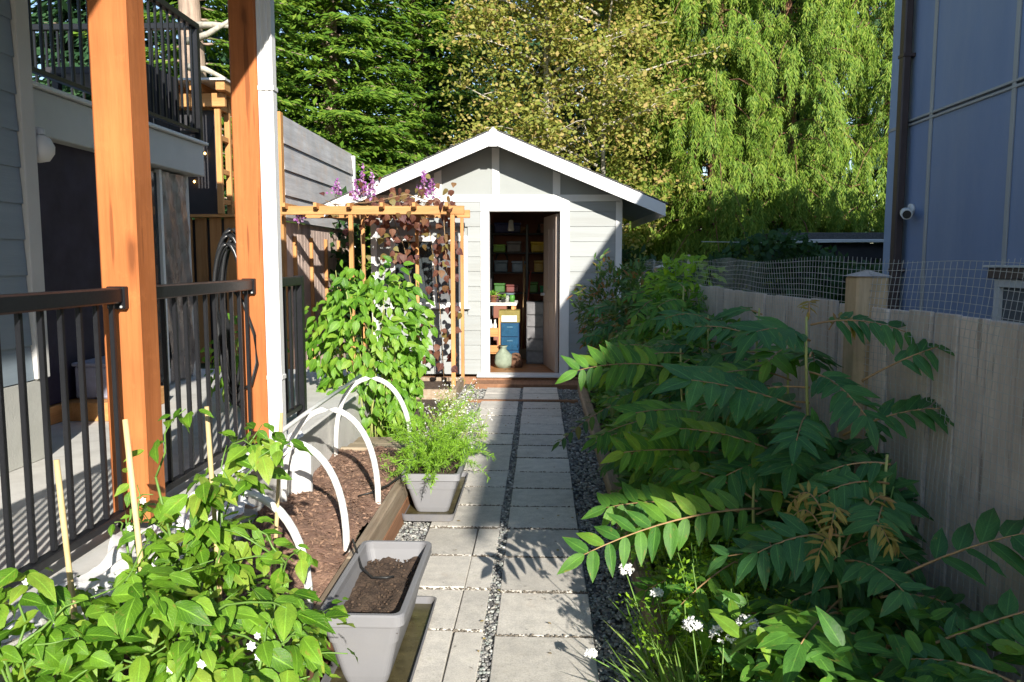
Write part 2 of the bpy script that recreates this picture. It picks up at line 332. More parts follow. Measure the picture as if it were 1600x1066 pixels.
class MB:
    """collects shapes in world coordinates; build() makes ONE mesh object"""
    def __init__(s): s.v = []; s.f = []; s.smooth = []
    def add(s, vs, fs, smooth=False):
        k = len(s.v); s.v += [tuple(map(float, x)) for x in vs]; s.f += [tuple(i + k for i in f) for f in fs]; s.smooth += [smooth] * len(fs); return s
    def box(s, x0, x1, y0, y1, z0, z1, ch=.0, M=None):
        if x0 > x1: x0, x1 = x1, x0
        if y0 > y1: y0, y1 = y1, y0
        if z0 > z1: z0, z1 = z1, z0
        ch = min(ch, .45 * min(x1 - x0, y1 - y0, z1 - z0))
        V, Fc = cbox(x0, x1, y0, y1, z0, z1, ch)
        if M is not None: V = [M @ Vector(v) for v in V]
        return s.add(V, Fc)
    def obox(s, c, size, R, ch=0.):
        V, Fc = cbox(-size[0] / 2, size[0] / 2, -size[1] / 2, size[1] / 2, -size[2] / 2, size[2] / 2, ch)
        c = Vector(c); return s.add([c + R @ Vector(v) for v in V], Fc)
    def tube(s, pts, r, n=8, cap=True, smooth=True):
        P = [Vector(p) for p in pts]; R = r if isinstance(r, (list, tuple)) else [r] * len(P)
        vs, fs = [], []; up = None
        for i, p in enumerate(P):
            t = (P[min(i + 1, len(P) - 1)] - P[max(i - 1, 0)]).normalized()
            if up is None: up = Vector((0, 0, 1)) if abs(t.z) < .9 else Vector((1, 0, 0))
            a = t.cross(up).normalized(); b = t.cross(a).normalized(); up = -b if False else up
            for k in range(n):
                w = 2 * math.pi * k / n; vs.append(p + (a * math.cos(w) + b * math.sin(w)) * R[i])
        for i in range(len(P) - 1):
            for k in range(n):
                k2 = (k + 1) % n; fs.append((i * n + k, i * n + k2, (i + 1) * n + k2, (i + 1) * n + k))
        s.add(vs, fs, smooth)
        if cap and n > 2:
            k0 = len(s.v) - len(vs); s.f += [tuple(k0 + k for k in range(n)), tuple(k0 + (len(P) - 1) * n + n - 1 - k for k in range(n))]; s.smooth += [False] * 2
        return s
    def lathe(s, c, prof, n=16, smooth=True):
        c = Vector(c); vs, fs = [], []
        for (r, z) in prof:
            for k in range(n):
                w = 2 * math.pi * k / n; vs.append(c + Vector((r * math.cos(w), r * math.sin(w), z)))
        for i in range(len(prof) - 1):
            for k in range(n):
                k2 = (k + 1) % n; fs.append((i * n + k, i * n + k2, (i + 1) * n + k2, (i + 1) * n + k))
        return s.add(vs, fs, smooth)
    def prism(s, poly, ax, a0, a1):
        """poly: 2d outline; extruded along axis 'x','y' or 'z' from a0 to a1"""
        def P(u, v, w): return {'x': (w, u, v), 'y': (u, w, v), 'z': (u, v, w)}[ax]
        n = len(poly); vs = [P(u, v, a0) for u, v in poly] + [P(u, v, a1) for u, v in poly]
        fs = [(i, (i + 1) % n, n + (i + 1) % n, n + i) for i in range(n)] + [tuple(range(n))[::-1], tuple(range(n, 2 * n))]
        return s.add(vs, fs)
    def build(s, name, mat, parent=None, label=None, origin=None, smooth=None):
        o0 = Vector(origin) if origin is not None else org(parent)
        me = bpy.data.meshes.new(name); me.from_pydata([tuple(Vector(v) - o0) for v in s.v], [], s.f)
        me.materials.append(mat)
        me.polygons.foreach_set('use_smooth', s.smooth if smooth is None else [smooth] * len(s.f))
        me.update()
        import bmesh
        bm = bmesh.new(); bm.from_mesh(me); bmesh.ops.recalc_face_normals(bm, faces=bm.faces); bm.to_mesh(me); bm.free()
        o = link_mesh(name, me, parent, label=label); o.location = o0 - org(parent)
        return reg(o, o0)

def cbox(x0, x1, y0, y1, z0, z1, c):
    X, Y, Z = (x0, x1), (y0, y1), (z0, z1)
    if c <= 0:
        V = [(X[i], Y[j], Z[k]) for i in (0, 1) for j in (0, 1) for k in (0, 1)]
        return V, [(0, 1, 3, 2), (4, 6, 7, 5), (0, 4, 5, 1), (2, 3, 7, 6), (0, 2, 6, 4), (1, 5, 7, 3)]
    V = []; idx = {}
    for i in (0, 1):
        for j in (0, 1):
            for k in (0, 1):
                sx, sy, sz = (1 if i == 0 else -1) * c, (1 if j == 0 else -1) * c, (1 if k == 0 else -1) * c
                b = (X[i], Y[j], Z[k])
                for a, d in enumerate(((0, sy, sz), (sx, 0, sz), (sx, sy, 0))):
                    idx[(i, j, k, a)] = len(V); V.append(tuple(b[q] + d[q] for q in range(3)))
    Fs = []
    q = [(0, 0), (1, 0), (1, 1), (0, 1)]
    for s in (0, 1):
        Fs.append(tuple(idx[(s, a, b, 0)] for a, b in q)); Fs.append(tuple(idx[(a, s, b, 1)] for a, b in q)); Fs.append(tuple(idx[(a, b, s, 2)] for a, b in q))
    for a in (0, 1):
        for b in (0, 1):
            Fs.append((idx[(a, b, 0, 0)], idx[(a, b, 1, 0)], idx[(a, b, 1, 1)], idx[(a, b, 0, 1)]))
            Fs.append((idx[(a, 0, b, 0)], idx[(a, 1, b, 0)], idx[(a, 1, b, 2)], idx[(a, 0, b, 2)]))
            Fs.append((idx[(0, a, b, 1)], idx[(1, a, b, 1)], idx[(1, a, b, 2)], idx[(0, a, b, 2)]))
    for i in (0, 1):
        for j in (0, 1):
            for k in (0, 1): Fs.append((idx[(i, j, k, 0)], idx[(i, j, k, 1)], idx[(i, j, k, 2)]))
    return V, Fs

def bx(name, mat, parent, x0, x1, y0, y1, z0, z1, ch=.004, label=None):
    return MB().box(x0, x1, y0, y1, z0, z1, ch).build(name, mat, parent, label, origin=((x0 + x1) / 2, (y0 + y1) / 2, min(z0, z1)) if parent is not None else ((x0 + x1) / 2, (y0 + y1) / 2, min(z0, z1)))

# shared pieces (mesh data by key)
SHARED = {}
def shared_box(key, sx, sy, sz, mat, ch=.004):
    if key not in SHARED:
        V, Fc = cbox(-sx / 2, sx / 2, -sy / 2, sy / 2, 0, sz, ch)
        me = bpy.data.meshes.new(key); me.from_pydata(V, [], Fc); me.materials.append(mat)
        import bmesh
        bm = bmesh.new(); bm.from_mesh(me); bmesh.ops.recalc_face_normals(bm, faces=bm.faces); bm.to_mesh(me); bm.free()
        SHARED[key] = me
    return SHARED[key]

def vrot(d, up=Vector((0, 0, 1))):
    """frame whose +Y is d and +Z is as near to up as can be"""
    y = Vector(d).normalized(); x = y.cross(Vector(up))
    if x.length < 1e-4: x = y.cross(Vector((1, 0, 0)))
    x.normalize(); z = x.cross(y)
    return Matrix((x, y, z)).transposed()

# ------------------------------------------------------------------ leaf templates
def leaf_tpl(outline, fold=.25, droop=.25, seg=None, wav=0.):
    """outline: list of (v along, half width) ; unit length along +Y ; returns V, tri/quads, uv"""
    V, UV, Q, T3 = [], [], [], []
    for v, w in outline:
        z0 = -droop * v * v
        for s, u in ((-1, 0.), (-.55, .225), (0, .5), (.55, .775), (1, 1.)):
            V.append((s * w, v, z0 + fold * w * (1.15 * abs(s) - .62 * s * s) + wav * s * math.sin(v * 11 + s * 2) * w)); UV.append((u, v))
    for i in range(len(outline) - 1):
        a = i * 5; b = a + 5
        Q += [(a + j, a + j + 1, b + j + 1, b + j) for j in range(4)]
    return np.array(V, float), np.array(Q), np.array(UV)
TPL = {
    'ovate': leaf_tpl([(0, .012), (.08, .14), (.22, .255), (.40, .29), (.60, .245), (.80, .13), (1, .0)], .42, .26, None, .16),
    'ovate2': leaf_tpl([(0, .012), (.08, .12), (.22, .235), (.40, .28), (.60, .25), (.80, .14), (1, .0)], .18, .42, None, .22),
    'ovate3': leaf_tpl([(0, .012), (.08, .15), (.22, .265), (.40, .285), (.60, .23), (.80, .11), (1, .0)], .62, .10, None, .12),
    'lance': leaf_tpl([(0, .02), (.08, .12), (.22, .19), (.42, .205), (.62, .165), (.82, .085), (1, .0)], .30, .16, None, .08),
    'lance2': leaf_tpl([(0, .02), (.08, .11), (.22, .18), (.42, .20), (.62, .17), (.82, .095), (1, .0)], .12, .34, None, .22),
    'lance3': leaf_tpl([(0, .02), (.08, .12), (.22, .185), (.42, .195), (.62, .155), (.82, .08), (1, .0)], .55, .02, None, .15),
    'heart': leaf_tpl([(0, .06), (.06, .30), (.25, .44), (.5, .38), (.78, .16), (1, .0)], .2, .25),
    'blade': leaf_tpl([(0, .02), (.35, .03), (.7, .022), (1, .0)], .3, .55),
    'dia': (np.array([(0, 0, 0), (-.16, .5, .03), (.16, .45, .03), (0, 1, -.07)]), np.array([(0, 2, 3, 1)]), np.array([(.5, 0), (0, .5), (1, .5), (.5, 1)])),
    'diaw': (np.array([(0, 0, 0), (-.30, .45, .04), (.30, .5, .05), (0, 1, -.08)]), np.array([(0, 2, 3, 1)]), np.array([(.5, 0), (0, .5), (1, .5), (.5, 1)])),
}
def tpl_mesh(key, tpl, mat, scale=(1, 1, 1)):
    if key not in SHARED:
        V, Q, UV = TPL[tpl]; SHARED[key] = np_mesh(key, V * np.array(scale), [Q], mat, UV, True)
    return SHARED[key]
def frames(D, U):
    """rows: D (k,3) along, U (k,3) up -> rotation (k,3,3) with columns x,y,z"""
    y = D / np.linalg.norm(D, axis=1, keepdims=True); x = np.cross(y, U); n = np.linalg.norm(x, axis=1, keepdims=True)
    bad = n[:, 0] < 1e-4; x[bad] = np.cross(y[bad], np.array([1., .3, 0])); n = np.linalg.norm(x, axis=1, keepdims=True); x = x / n
    z = np.cross(x, y); return np.stack([x, y, z], axis=2)
def leaf_cloud(name, tpl, P, D, U, L, W, mat, parent=None, kind=None, base=None, smooth=True):
    """one mesh of many leaves (P pos, D dir, U up, L length, W width factor)"""
    V, Q, UV = TPL[tpl]; P = np.asarray(P, float); k = len(P)
    R = frames(np.asarray(D, float), np.asarray(U, float)); L = np.broadcast_to(np.asarray(L, float), (k,)); W = np.broadcast_to(np.asarray(W, float), (k,))
    S = np.stack([L * W, L, L], 1)
    VV = np.einsum('kij,knj->kni', R, V[None] * S[:, None, :]) + P[:, None, :]
    o0 = org(parent) if base is None else Vector(base)
    VV = VV - np.array(o0)
    QQ = (Q[None] + (np.arange(k) * len(V))[:, None, None]).reshape(-1, Q.shape[1])
    me = np_mesh(name, VV.reshape(-1, 3), [QQ], mat, np.tile(UV, (k, 1)), smooth)
    o = link_mesh(name, me, parent); o.location = o0 - org(parent)
    if kind: o['kind'] = kind
    return o
def rvec(k, s=1.): return RNG.normal(size=(k, 3)) * s
# ================================================================== SETTING
def sheet(name, mat, x0, x1, y0, y1, z, kind='structure', parent=None):
    me = bpy.data.meshes.new(name); me.from_pydata([(x0, y0, 0), (x1, y0, 0), (x1, y1, 0), (x0, y1, 0)], [], [(0, 1, 2, 3)]); me.materials.append(mat)
    o = link_mesh(name, me, parent); o.location = Vector((0, 0, z)) - org(parent)
    if kind and parent is None: o['kind'] = kind
    return reg(o, (0, 0, z))
sheet('ground', MT['groundmat'], -400, 400, -400, 400, -.03)
sheet('gravel_bed', MT['gravelbase'], -1.0, .5, 1.2, 10., -.012)

# paved path: every slab a piece
path = sheet('path', MT['gravelbase'], -.64, .23, 1.2, 9.45, .012); path['kind'] = 'structure'
edgesR = [1.36, 1.78, 2.21, 2.64, 3.072, 3.507, 3.935, 4.368, 4.773, 5.168, 5.58, 6.0, 6.411, 6.827, 7.257, 7.647, 8.046, 8.46]
edgesL = [1.40, 1.82, 2.25, 2.68, 3.109, 3.531, 3.943, 4.377, 4.79, 5.19, 5.602, 6.031, 6.435, 6.846, 7.265, 7.66, 8.025, 8.46]
def slab(x0, x1, y0, y1):
    w, d = x1 - x0, y1 - y0
    key = 'paver_%.2f_%.2f' % (w, d)
    V, Fc = cbox(-w / 2, w / 2, -d / 2, d / 2, -.06, 0, .003)
    if key not in SHARED:
        me = bpy.data.meshes.new('paver'); me.from_pydata(V, [], Fc); me.materials.append(MT['paver'])
        import bmesh
        bm = bmesh.new(); bm.from_mesh(me); bmesh.ops.recalc_face_normals(bm, faces=bm.faces); bm.to_mesh(me); bm.free(); SHARED[key] = me
    o = link_mesh('paver', SHARED[key], path)
    o.location = Vector(((x0 + x1) / 2 + random.uniform(-.003, .003), (y0 + y1) / 2, random.uniform(.026, .034))) - org(path)
    o.rotation_euler = (random.uniform(-.006, .006), random.uniform(-.006, .006), random.uniform(-.007, .007))
for i in range(len(edgesR) - 1): slab(-.178, .222, edgesR[i] + .011, edgesR[i + 1] - .011)
for i in range(len(edgesL) - 1):
    if edgesL[i] < 4.3:
        slab(-.63, -.352, edgesL[i] + .01, edgesL[i + 1] - .01); slab(-.347, -.228, edgesL[i] + .01, edgesL[i + 1] - .01)
    else: slab(-.63, -.228, edgesL[i] + .01, edgesL[i + 1] - .01)
for y0, y1 in ((8.60, 8.98), (9.0, 9.40)):
    slab(-.63, -.225, y0, y1); slab(-.195, .21, y0, y1)
bx('cross_timber', MT['redwood_y'], path, -.80, .42, 8.50, 8.575, -.05, .034, .008)

# gravel stones: uncountable
ICO_V = np.array([(0, 0, 1.), (.894, 0, .447), (.276, .851, .447), (-.724, .526, .447), (-.724, -.526, .447), (.276, -.851, .447), (.724, .526, -.447), (-.276, .851, -.447), (-.894, 0, -.447), (-.276, -.851, -.447), (.724, -.526, -.447), (0, 0, -1.)])
ICO_F = np.array([(0, 1, 2), (0, 2, 3), (0, 3, 4), (0, 4, 5), (0, 5, 1), (1, 6, 2), (2, 7, 3), (3, 8, 4), (4, 9, 5), (5, 10, 1), (1, 10, 6), (2, 6, 7), (3, 7, 8), (4, 8, 9), (5, 9, 10), (6, 11, 7), (7, 11, 8), (8, 11, 9), (9, 11, 10), (10, 11, 6)])
def stones(name, P, R, mat, parent=None, flat=.65):
    k = len(P); J = 1 + RNG.normal(size=(k, 12, 1)) * .14
    S = np.stack([R * RNG.uniform(.8, 1.35, k), R * RNG.uniform(.8, 1.35, k), R * flat * RNG.uniform(.7, 1.2, k)], 1)
    A = RNG.uniform(0, 6.283, k); c, s = np.cos(A), np.sin(A)
    V = ICO_V[None] * J * S[:, None]; X = V[..., 0] * c[:, None] - V[..., 1] * s[:, None]; Y = V[..., 0] * s[:, None] + V[..., 1] * c[:, None]
    V = np.stack([X, Y, V[..., 2]], 2) + P[:, None]
    Fq = (ICO_F[None] + (np.arange(k) * 12)[:, None, None]).reshape(-1, 3)
    o = link_mesh(name, np_mesh(name, V.reshape(-1, 3) - np.array(org(parent)), [Fq], mat), parent); return o
def strip(x0, x1, y0, y1, dens, r0, r1, z):
    k = int((x1 - x0) * (y1 - y0) * dens); P = np.stack([RNG.uniform(x0, x1, k), RNG.uniform(y0, y1, k), RNG.uniform(z - .006, z + .006, k)], 1)
    return P, RNG.uniform(r0, r1, k)
parts = [strip(-.236, -.172, 2., 5.2, 5200, .005, .010, .018), strip(-.236, -.172, 5.2, 9.4, 2600, .007, .012, .018),
         strip(.215, .46, 2., 4.6, 5200, .006, .0115, .006), strip(.215, .46, 4.6, 9.4, 2200, .008, .014, .006),
         strip(-.82, -.62, 3.4, 4.6, 4500, .006, .012, .004), strip(-.95, -.62, 4.6, 9.4, 2000, .008, .015, .006)]
jp = []
for e in edgesR: jp.append(strip(-.18, .225, e - .0115, e + .0115, 16000, .0035, .0065, .025))
for e in edgesL: jp.append(strip(-.63, -.225, e - .0105, e + .0105, 16000, .0035, .0065, .025))
g = stones('gravel_stones', np.concatenate([p[0] for p in parts]), np.concatenate([p[1] for p in parts]), MT['stone'])
props(g, 'loose grey and white gravel between and beside the path slabs', 'gravel', kind='stuff')

gj = stones('joint_grit', np.concatenate([p[0] for p in jp]), np.concatenate([p[1] for p in jp]), MT['grit']); props(gj, 'brown grit filling the joints between the path slabs', 'grit', kind='stuff')

# patio slab of the house
pat = MB().box(-6., -1.42, -3., 7.4, -.03, .52, .012).build('patio', MT['concrete'], origin=(-3, 2, 0)); pat['kind'] = 'structure'
bed_r = sheet('garden_bed', MT['bedsoil'], .5, 1.6, 1., 10.2, .045)
sheet('yard_left', MT['bedsoil'], -3.2, -.95, 7.41, 13, .02)
sheet('planting_bed', MT['bedsoil'], -1.42, -.95, 5.9, 7.4, .021)

# ================================================================== GARDEN SHED
SY = 9.97; SX0, SX1, SXC = -2.14, 1.02, -.56
shed = thing('garden_shed', 'light grey garden shed with white trim, gable roof and open doorway at path end', 'shed', (SXC, SY + 1.3, 0))
def lap_x(parent, x0, x1, y, z0, z1, mat, name='siding_board', step=.187, th=.014):
    """horizontal lap board facing -y"""
    return MB().prism([(y + .02, z0), (y - th, z0), (y - .003, z1 + .018), (y + .02, z1 + .018)], 'x', x0, x1).build(name, mat, parent, origin=((x0 + x1) / 2, y, z0))
z = .11; k = 0
WX0, WX1, WZ0, WZ1 = -1.90, -.915, .955, 1.865
while z < 2.27:
    z1 = min(z + .187, 2.285)
    if z1 > WZ0 and z < WZ1:
        lap_x(shed, SX0 + .07, WX0 - .002, SY, z, z1, MT['siding']); lap_x(shed, WX1 + .002, -.752, SY, z, z1, MT['siding'])
    else: lap_x(shed, SX0 + .07, -.752, SY, z, z1, MT['siding'])
    lap_x(shed, .368, .947, SY, z, z1, MT['siding'])
    z = z1
def apex(x): return 3.0 - .427 * abs(x - SXC)
# wall core, gable panel, back and side walls
MB().prism([(SX0, .1), (-.655, .1), (-.655, 2.17), (.262, 2.17), (.262, .1), (SX1, .1), (SX1, apex(SX1)), (SXC, apex(SXC)), (SX0, apex(SX0))], 'y', SY + .021, SY + .1).build('front_wall', MT['panel_grey'], shed)
MB().prism([(SX0, .1), (SX1, .1), (SX1, apex(SX1)), (SXC, apex(SXC)), (SX0, apex(SX0))], 'y', SY + 2.5, SY + 2.6).build('back_wall', MT['interior'], shed)
bx('side_wall', MT['panel_grey'], shed, SX0, SX0 + .09, SY + .1, SY + 2.5, .1, apex(SX0), .003)
zz = .11
bx('side_wall', MT['panel_grey'], shed, SX1 - .09, SX1, SY + .1, SY + 2.5, .1, apex(SX1), .003)
MB().prism([(SX0 + .07, 2.372), (SX1 - .072, 2.372), (SX1 - .072, apex(SX1 - .072) - .02), (SXC, apex(SXC) - .02), (SX0 + .07, apex(SX0 + .07) - .02)], 'y', SY + .004, SY + .0205).build('gable_panel', MT['panel_grey'], shed)
W = MT['white']
bx('frieze_board', W, shed, SX0 + .002, SX1 - .002, SY - .018, SY + .02, 2.287, 2.372, .003)
bx('corner_board', W, shed, SX0, SX0 + .075, SY - .022, SY + .0195, .11, 2.285, .003)
bx('corner_board', W, shed, SX1 - .078, SX1, SY - .022, SY + .0195, .11, 2.285, .003)
for bxx in (-1.33, SXC - .045, .155):
    MB().prism([(bxx, 2.374), (bxx + .092, 2.374), (bxx + .092, apex(bxx + .092) - .03), (bxx, apex(bxx) - .03)], 'y', SY - .016, SY + .0035).build('gable_batten', W, shed)
bx('door_casing', W, shed, -.750, -.640, SY - .026, SY + .12, .085, 2.166, .004)
bx('door_casing', W, shed, .248, .366, SY - .026, SY + .12, .085, 2.166, .004)
bx('door_head', W, shed, -.750, .366, SY - .027, SY + .12, 2.168, 2.285, .004)
bx('threshold', W, shed, -.80, .42, SY - .10, SY + .14, .08, .112, .004)
bx('skirting', MT['redwood_y'], shed, SX0, SX1, SY - .06, SY + .02, -.03, .078, .006)
bx('doorstep', MT['redwood_y'], shed, -.80, .50, SY - .45, SY - .11, -.03, .05, .008)
# roof
OV = .44
def roof_side(sgn):
    xe = SXC + sgn * (2.045); ze = 3.10 - .427 * 2.045; y0, y1 = SY - OV + .0, SY + 2.9
    MB().add([(SXC, y0, 3.10), (xe, y0, ze), (xe, y1, ze), (SXC, y1, 3.10), (SXC, y0, 3.045), (xe, y0, ze - .055), (xe, y1, ze - .055), (SXC, y1, 3.045)],
             [(0, 1, 2, 3), (4, 7, 6, 5), (0, 4, 5, 1), (1, 5, 6, 2), (2, 6, 7, 3), (3, 7, 4, 0)]).build('roof_deck', MT['trim_grey'], shed)
    # shingle courses
    n = 13
    for i in range(n):
        a, b = i / n, (i + 1) / n + .02
        p = lambda t, dz: (SXC + sgn * 2.075 * t, 3.10 - .427 * 2.075 * t + dz)
        (xa, za), (xb, zb) = p(a, .008), p(min(b, 1.), .022); (xc, zc), (xd, zd) = p(min(b, 1.), .006), p(a, .002)
        yy0, yy1 = y0 - .03, y1 + .03
        MB().add([(xa, yy0, za), (xb, yy0, zb), (xb, yy1, zb), (xa, yy1, za), (xd, yy0, zd), (xc, yy0, zc), (xc, yy1, zc), (xd, yy1, zd)],
                 [(0, 1, 2, 3), (4, 7, 6, 5), (0, 4, 5, 1), (1, 5, 6, 2), (2, 6, 7, 3), (3, 7, 4, 0)]).build('shingle_course', MT['shingle'], shed)
    # rake (barge) board
    th = .165
    MB().prism([(SXC, 3.097), (xe, ze - .003), (xe, ze - .003 - th * .88), (SXC, 3.097 - th * 1.02)], 'y', y0 - .028, y0 - .003).build('barge_board', W, shed)
    bx('eave_fascia', W, shed, xe - sgn * .024, xe, y0 + .002, y1, ze - .15, ze - .058, .003)
    # soffit behind the barge
    MB().prism([(SXC, 3.04), (xe - sgn * .03, ze - .06), (xe - sgn * .03, ze - .075), (SXC, 3.025)], 'y', y0 + .001, SY - .03).build('soffit', MT['trim_grey'], shed)
roof_side(-1); roof_side(1)
MB().prism([(SXC - .045, 2.90), (SXC + .045, 2.90), (SXC + .045, 3.085), (SXC, 3.125), (SXC - .045, 3.085)], 'y', SY - OV - .05, SY - OV - .0285).build('ridge_block', W, shed)
# window
win = MB().box(WX0, WX1, SY - .03, SY + .02, WZ1 - .07, WZ1, .003).box(WX0, WX1, SY - .03, SY + .02, WZ0, WZ0 + .07, .003).box(WX0, WX0 + .065, SY - .029, SY + .02, WZ0 + .07, WZ1 - .07, .003).box(WX1 - .065, WX1, SY - .029, SY + .02, WZ0 + .07, WZ1 - .07, .003).build('window', W, shed)
bx('mullion', W, win, -1.36, -1.31, SY - .024, SY + .012, WZ0 + .07, WZ1 - .07, .003)
bx('window_pane', MT['glass'], win, WX0 + .065, -1.362, SY - .003, SY + .004, WZ0 + .07, WZ1 - .07, 0)
bx('insect_screen', MT['screen'], win, -1.308, WX1 - .065, SY - .006, SY - .001, WZ0 + .07, WZ1 - .07, 0)
bx('window_sill', W, win, WX0 - .03, WX1 + .03, SY - .06, SY - .031, WZ0 - .01, WZ0 + .03, .004)
# door, swung inwards
dm = Matrix.Translation((.238, SY + .125, .115)) @ Matrix.Rotation(math.radians(180 - 80), 4, 'Z')
door = MB().box(0, .86, 0, .042, 0, 2.03, .004, dm).build('door', MT['doorpaint'], shed)
for (a, b, c, d) in ((.12, .40, .18, .9), (.46, .74, .18, .9), (.12, .40, 1.05, 1.85), (.46, .74, 1.05, 1.85)):
    MB().box(a, b, -.006, .048, c, d, .004, dm).build('door_panel', MT['doorpaint'], door)
MB().tube([dm @ Vector((.80, -.05, .98)), dm @ Vector((.80, .09, .98))], .022, 10).build('door_knob', MT['wire'], door)
# floor boards
for i in range(13):
    bx('floor_board', MT['floorwood'], shed, SX0 + .1, SX1 - .1, SY + .145 + i * .18, SY + .145 + i * .18 + .177, .06, .108 + random.uniform(0, .002), .003)

# ------------------------------------------------ things inside the shed
IY = 11.3
def col(name, c, rough=.5): 
    if name not in MT: MT[name] = plain(name, c, rough, .2, 14., .1, 60.)
    return MT[name]
t = thing('work_table', 'white topped table inside the shed, left of the doorway', 'table', (-.75, IY, .11))
bx('table_top', col('tabletop', (.75, .73, .68)), t, -1.25, -.33, IY - .25, IY + .45, .925, .965)
for x in (-1.2, -.38):
    for y in (IY - .2, IY + .4): bx('leg', MT['cedar_z'], t, x - .025, x + .025, y - .025, y + .025, .11, .922)
t = thing('wooden_rack', 'pale wooden rack with slanted shelves just inside the shed doorway', 'rack', (-.7, 10.85, .11))
for x in (-.86, -.555): bx('side_panel', MT['cedar_z'], t, x - .012, x + .012, 10.72, 10.98, .11, .78)
for zz in (.28, .52): 
    bx('shelf', MT['cedar_x'], t, -.846, -.569, 10.71, 10.97, zz, zz + .02); bx('shelf_lip', MT['cedar_x'], t, -.846, -.569, 10.70, 10.718, zz + .022, zz + .12)
for i, (x, zz, c) in enumerate(((-.80, .545, (.6, .6, .58)), (-.74, .545, (.35, .12, .08)), (-.68, .545, (.65, .65, .66)), (-.62, .545, (.7, .68, .6)))):
    o = MB().lathe((x, 10.84, zz), [(.0, 0), (.026, 0), (.028, .13), (.012, .16), (.012, .2), (.0, .2)], 10).build('bottle', col('bot%d' % i, c)); props(o, ['grey', 'dark red', 'white', 'cream'][i] + ' bottle standing on the upper shelf of the wooden rack', 'bottle', 'bottles on the rack')
t = thing('drawer_unit', 'blue plastic drawer unit under a yellow box inside the shed', 'drawers', (-.44, 11.0, .11))
bx('casing', col('blueplastic', (.008, .04, .10), .35), t, -.545, -.29, 10.86, 11.2, .11, .70)
for zz in (.125, .32, .51): dw = bx('drawer', col('bluedrawer', (.012, .06, .12), .25), t, -.535, -.30, 10.845, 10.858, zz, zz + .175); bx('handle', col('bluehandle', (.05, .13, .2)), dw, -.46, -.375, 10.835, 10.8445, zz + .12, zz + .14, .004)
t = MB().box(-.57, -.28, 10.86, 11.15, .702, .87, .004).build('storage_box', col('yellowbox', (.20, .16, .035))); props(t, 'yellow and white storage box on top of the blue drawer unit', 'box')
bx('label_panel', col('paper', (.72, .70, .62)), t, -.53, -.32, 10.852, 10.858, .715, .80, 0)
t = thing('drawer_tower', 'tall clear plastic drawer tower behind the open shed door', 'drawers', (-.06, 11.1, .11))
bx('frame', col('cleardark', (.12, .115, .12), .3), t, -.19, .06, 10.98, 11.3, .11, .98)
for i in range(5): bx('drawer', col('cleardrawer', (.16, .155, .16), .2), t, -.18, .05, 10.962, 10.978, .13 + i * .17, .13 + i * .17 + .15)
bagv = MB().lathe((-.50, 10.62, .108), [(.0, 0), (.10, .0), (.125, .07), (.11, .17), (.05, .24), (.035, .27), (.06, .30), (.0, .29)], 14)
bagv.v = [(x + .012 * math.sin(z * 60 + y * 40), y + .012 * math.cos(x * 70), z) for x, y, z in bagv.v]
props(bagv.build('bag', col('bagcloth', (.22, .26, .19), .8)), 'pale green cloth bag slumped on the shed floor', 'bag')
bagv = MB().lathe((-.33, 10.66, .108), [(.0, 0), (.09, .0), (.10, .06), (.075, .15), (.05, .19), (.0, .2)], 12)
props(bagv.build('basket', col('basketbrown', (.14, .07, .04), .9)), 'small dark brown basket beside the pale bag', 'basket')
t = thing('shelf_rack', 'black metal shelf rack against the back wall of the shed', 'shelf', (-.1, 12.2, .11))
for x in (-.75, -.20, .5):
    for y in (12.0, 12.38): bx('upright', MT['black'], t, x - .018, x + .018, y - .018, y + .018, .11, 2.1, .002)
SHZ = (1.05, 1.36, 1.66, 1.95)
for zz in SHZ: bx('shelf', MT['dark'], t, -.73, .48, 11.99, 12.39, zz, zz + .02, .002)
things = [(-.62, 0, .16, .14, (.035, .11, .02), 'green tub'), (-.42, 0, .2, .12, (.13, .035, .03), 'dark red carton'), (-.1, 0, .13, .16, (.06, .15, .02), 'lime green can'), (.1, 0, .2, .1, (.05, .30, .12), 'dark green case'),
          (-.6, 1, .2, .18, (.12, .16, .20), 'slate blue bin'), (-.33, 1, .2, .17, (.16, .2, .26), 'grey blue bin'), (-.02, 1, .14, .18, (.38, .24, .05), 'ochre tin'), (.2, 1, .22, .15, (.5, .16, .03), 'orange crate'),
          (-.62, 2, .18, .12, (.25, .45, .08), 'light green pot'), (-.4, 2, .22, .17, (.16, .14, .14), 'charcoal bag'), (-.04, 2, .2, .16, (.55, .36, .03), 'yellow case'), (.2, 2, .24, .2, (.6, .20, .03), 'bright orange bag'),
          (-.5, 3, .4, .16, (.04, .05, .16), 'navy blue case'), (.15, 3, .3, .14, (.2, .08, .05), 'brown box')]
for i, (x, s, w, h, c, nm) in enumerate(things):
    zb = SHZ[s] + .021; m = MB()
    m.box(x - w / 2, x + w / 2, 12.04, 12.2, zb, zb + h * .8, .015).box(x - w / 2 - .006, x + w / 2 + .006, 12.034, 12.206, zb + h * .8, zb + h, .008)
    props(m.build('storage_' + nm.split()[-1], col('st%d' % i, c)), '%s on the %s shelf of the rack in the shed' % (nm, ('lowest', 'second', 'third', 'top')[s]), nm.split()[-1], 'things on the shed shelves')
for i, (x, c, nm, h) in enumerate(((-.78, (.06, .16, .03), 'green spray bottle', .1), (-.62, (.16, .09, .11), 'pink watering rose', .14), (-.48, (.35, .35, .34), 'white mug', .09), (-.40, (.06, .2, .03), 'lime cup', .1))):
    o = MB().lathe((x, IY, .966), [(0, 0), (.035, 0), (.04, h * .7), (.03, h), (0, h)], 12).build(nm.split()[-1], col('tb%d' % i, c)); props(o, nm + ' standing on the white table in the shed', nm.split()[-1])
t = thing('pendant_lamp', 'small white hanging work lamp below the shed roof', 'lamp', (-.42, 11.4, 1.95))
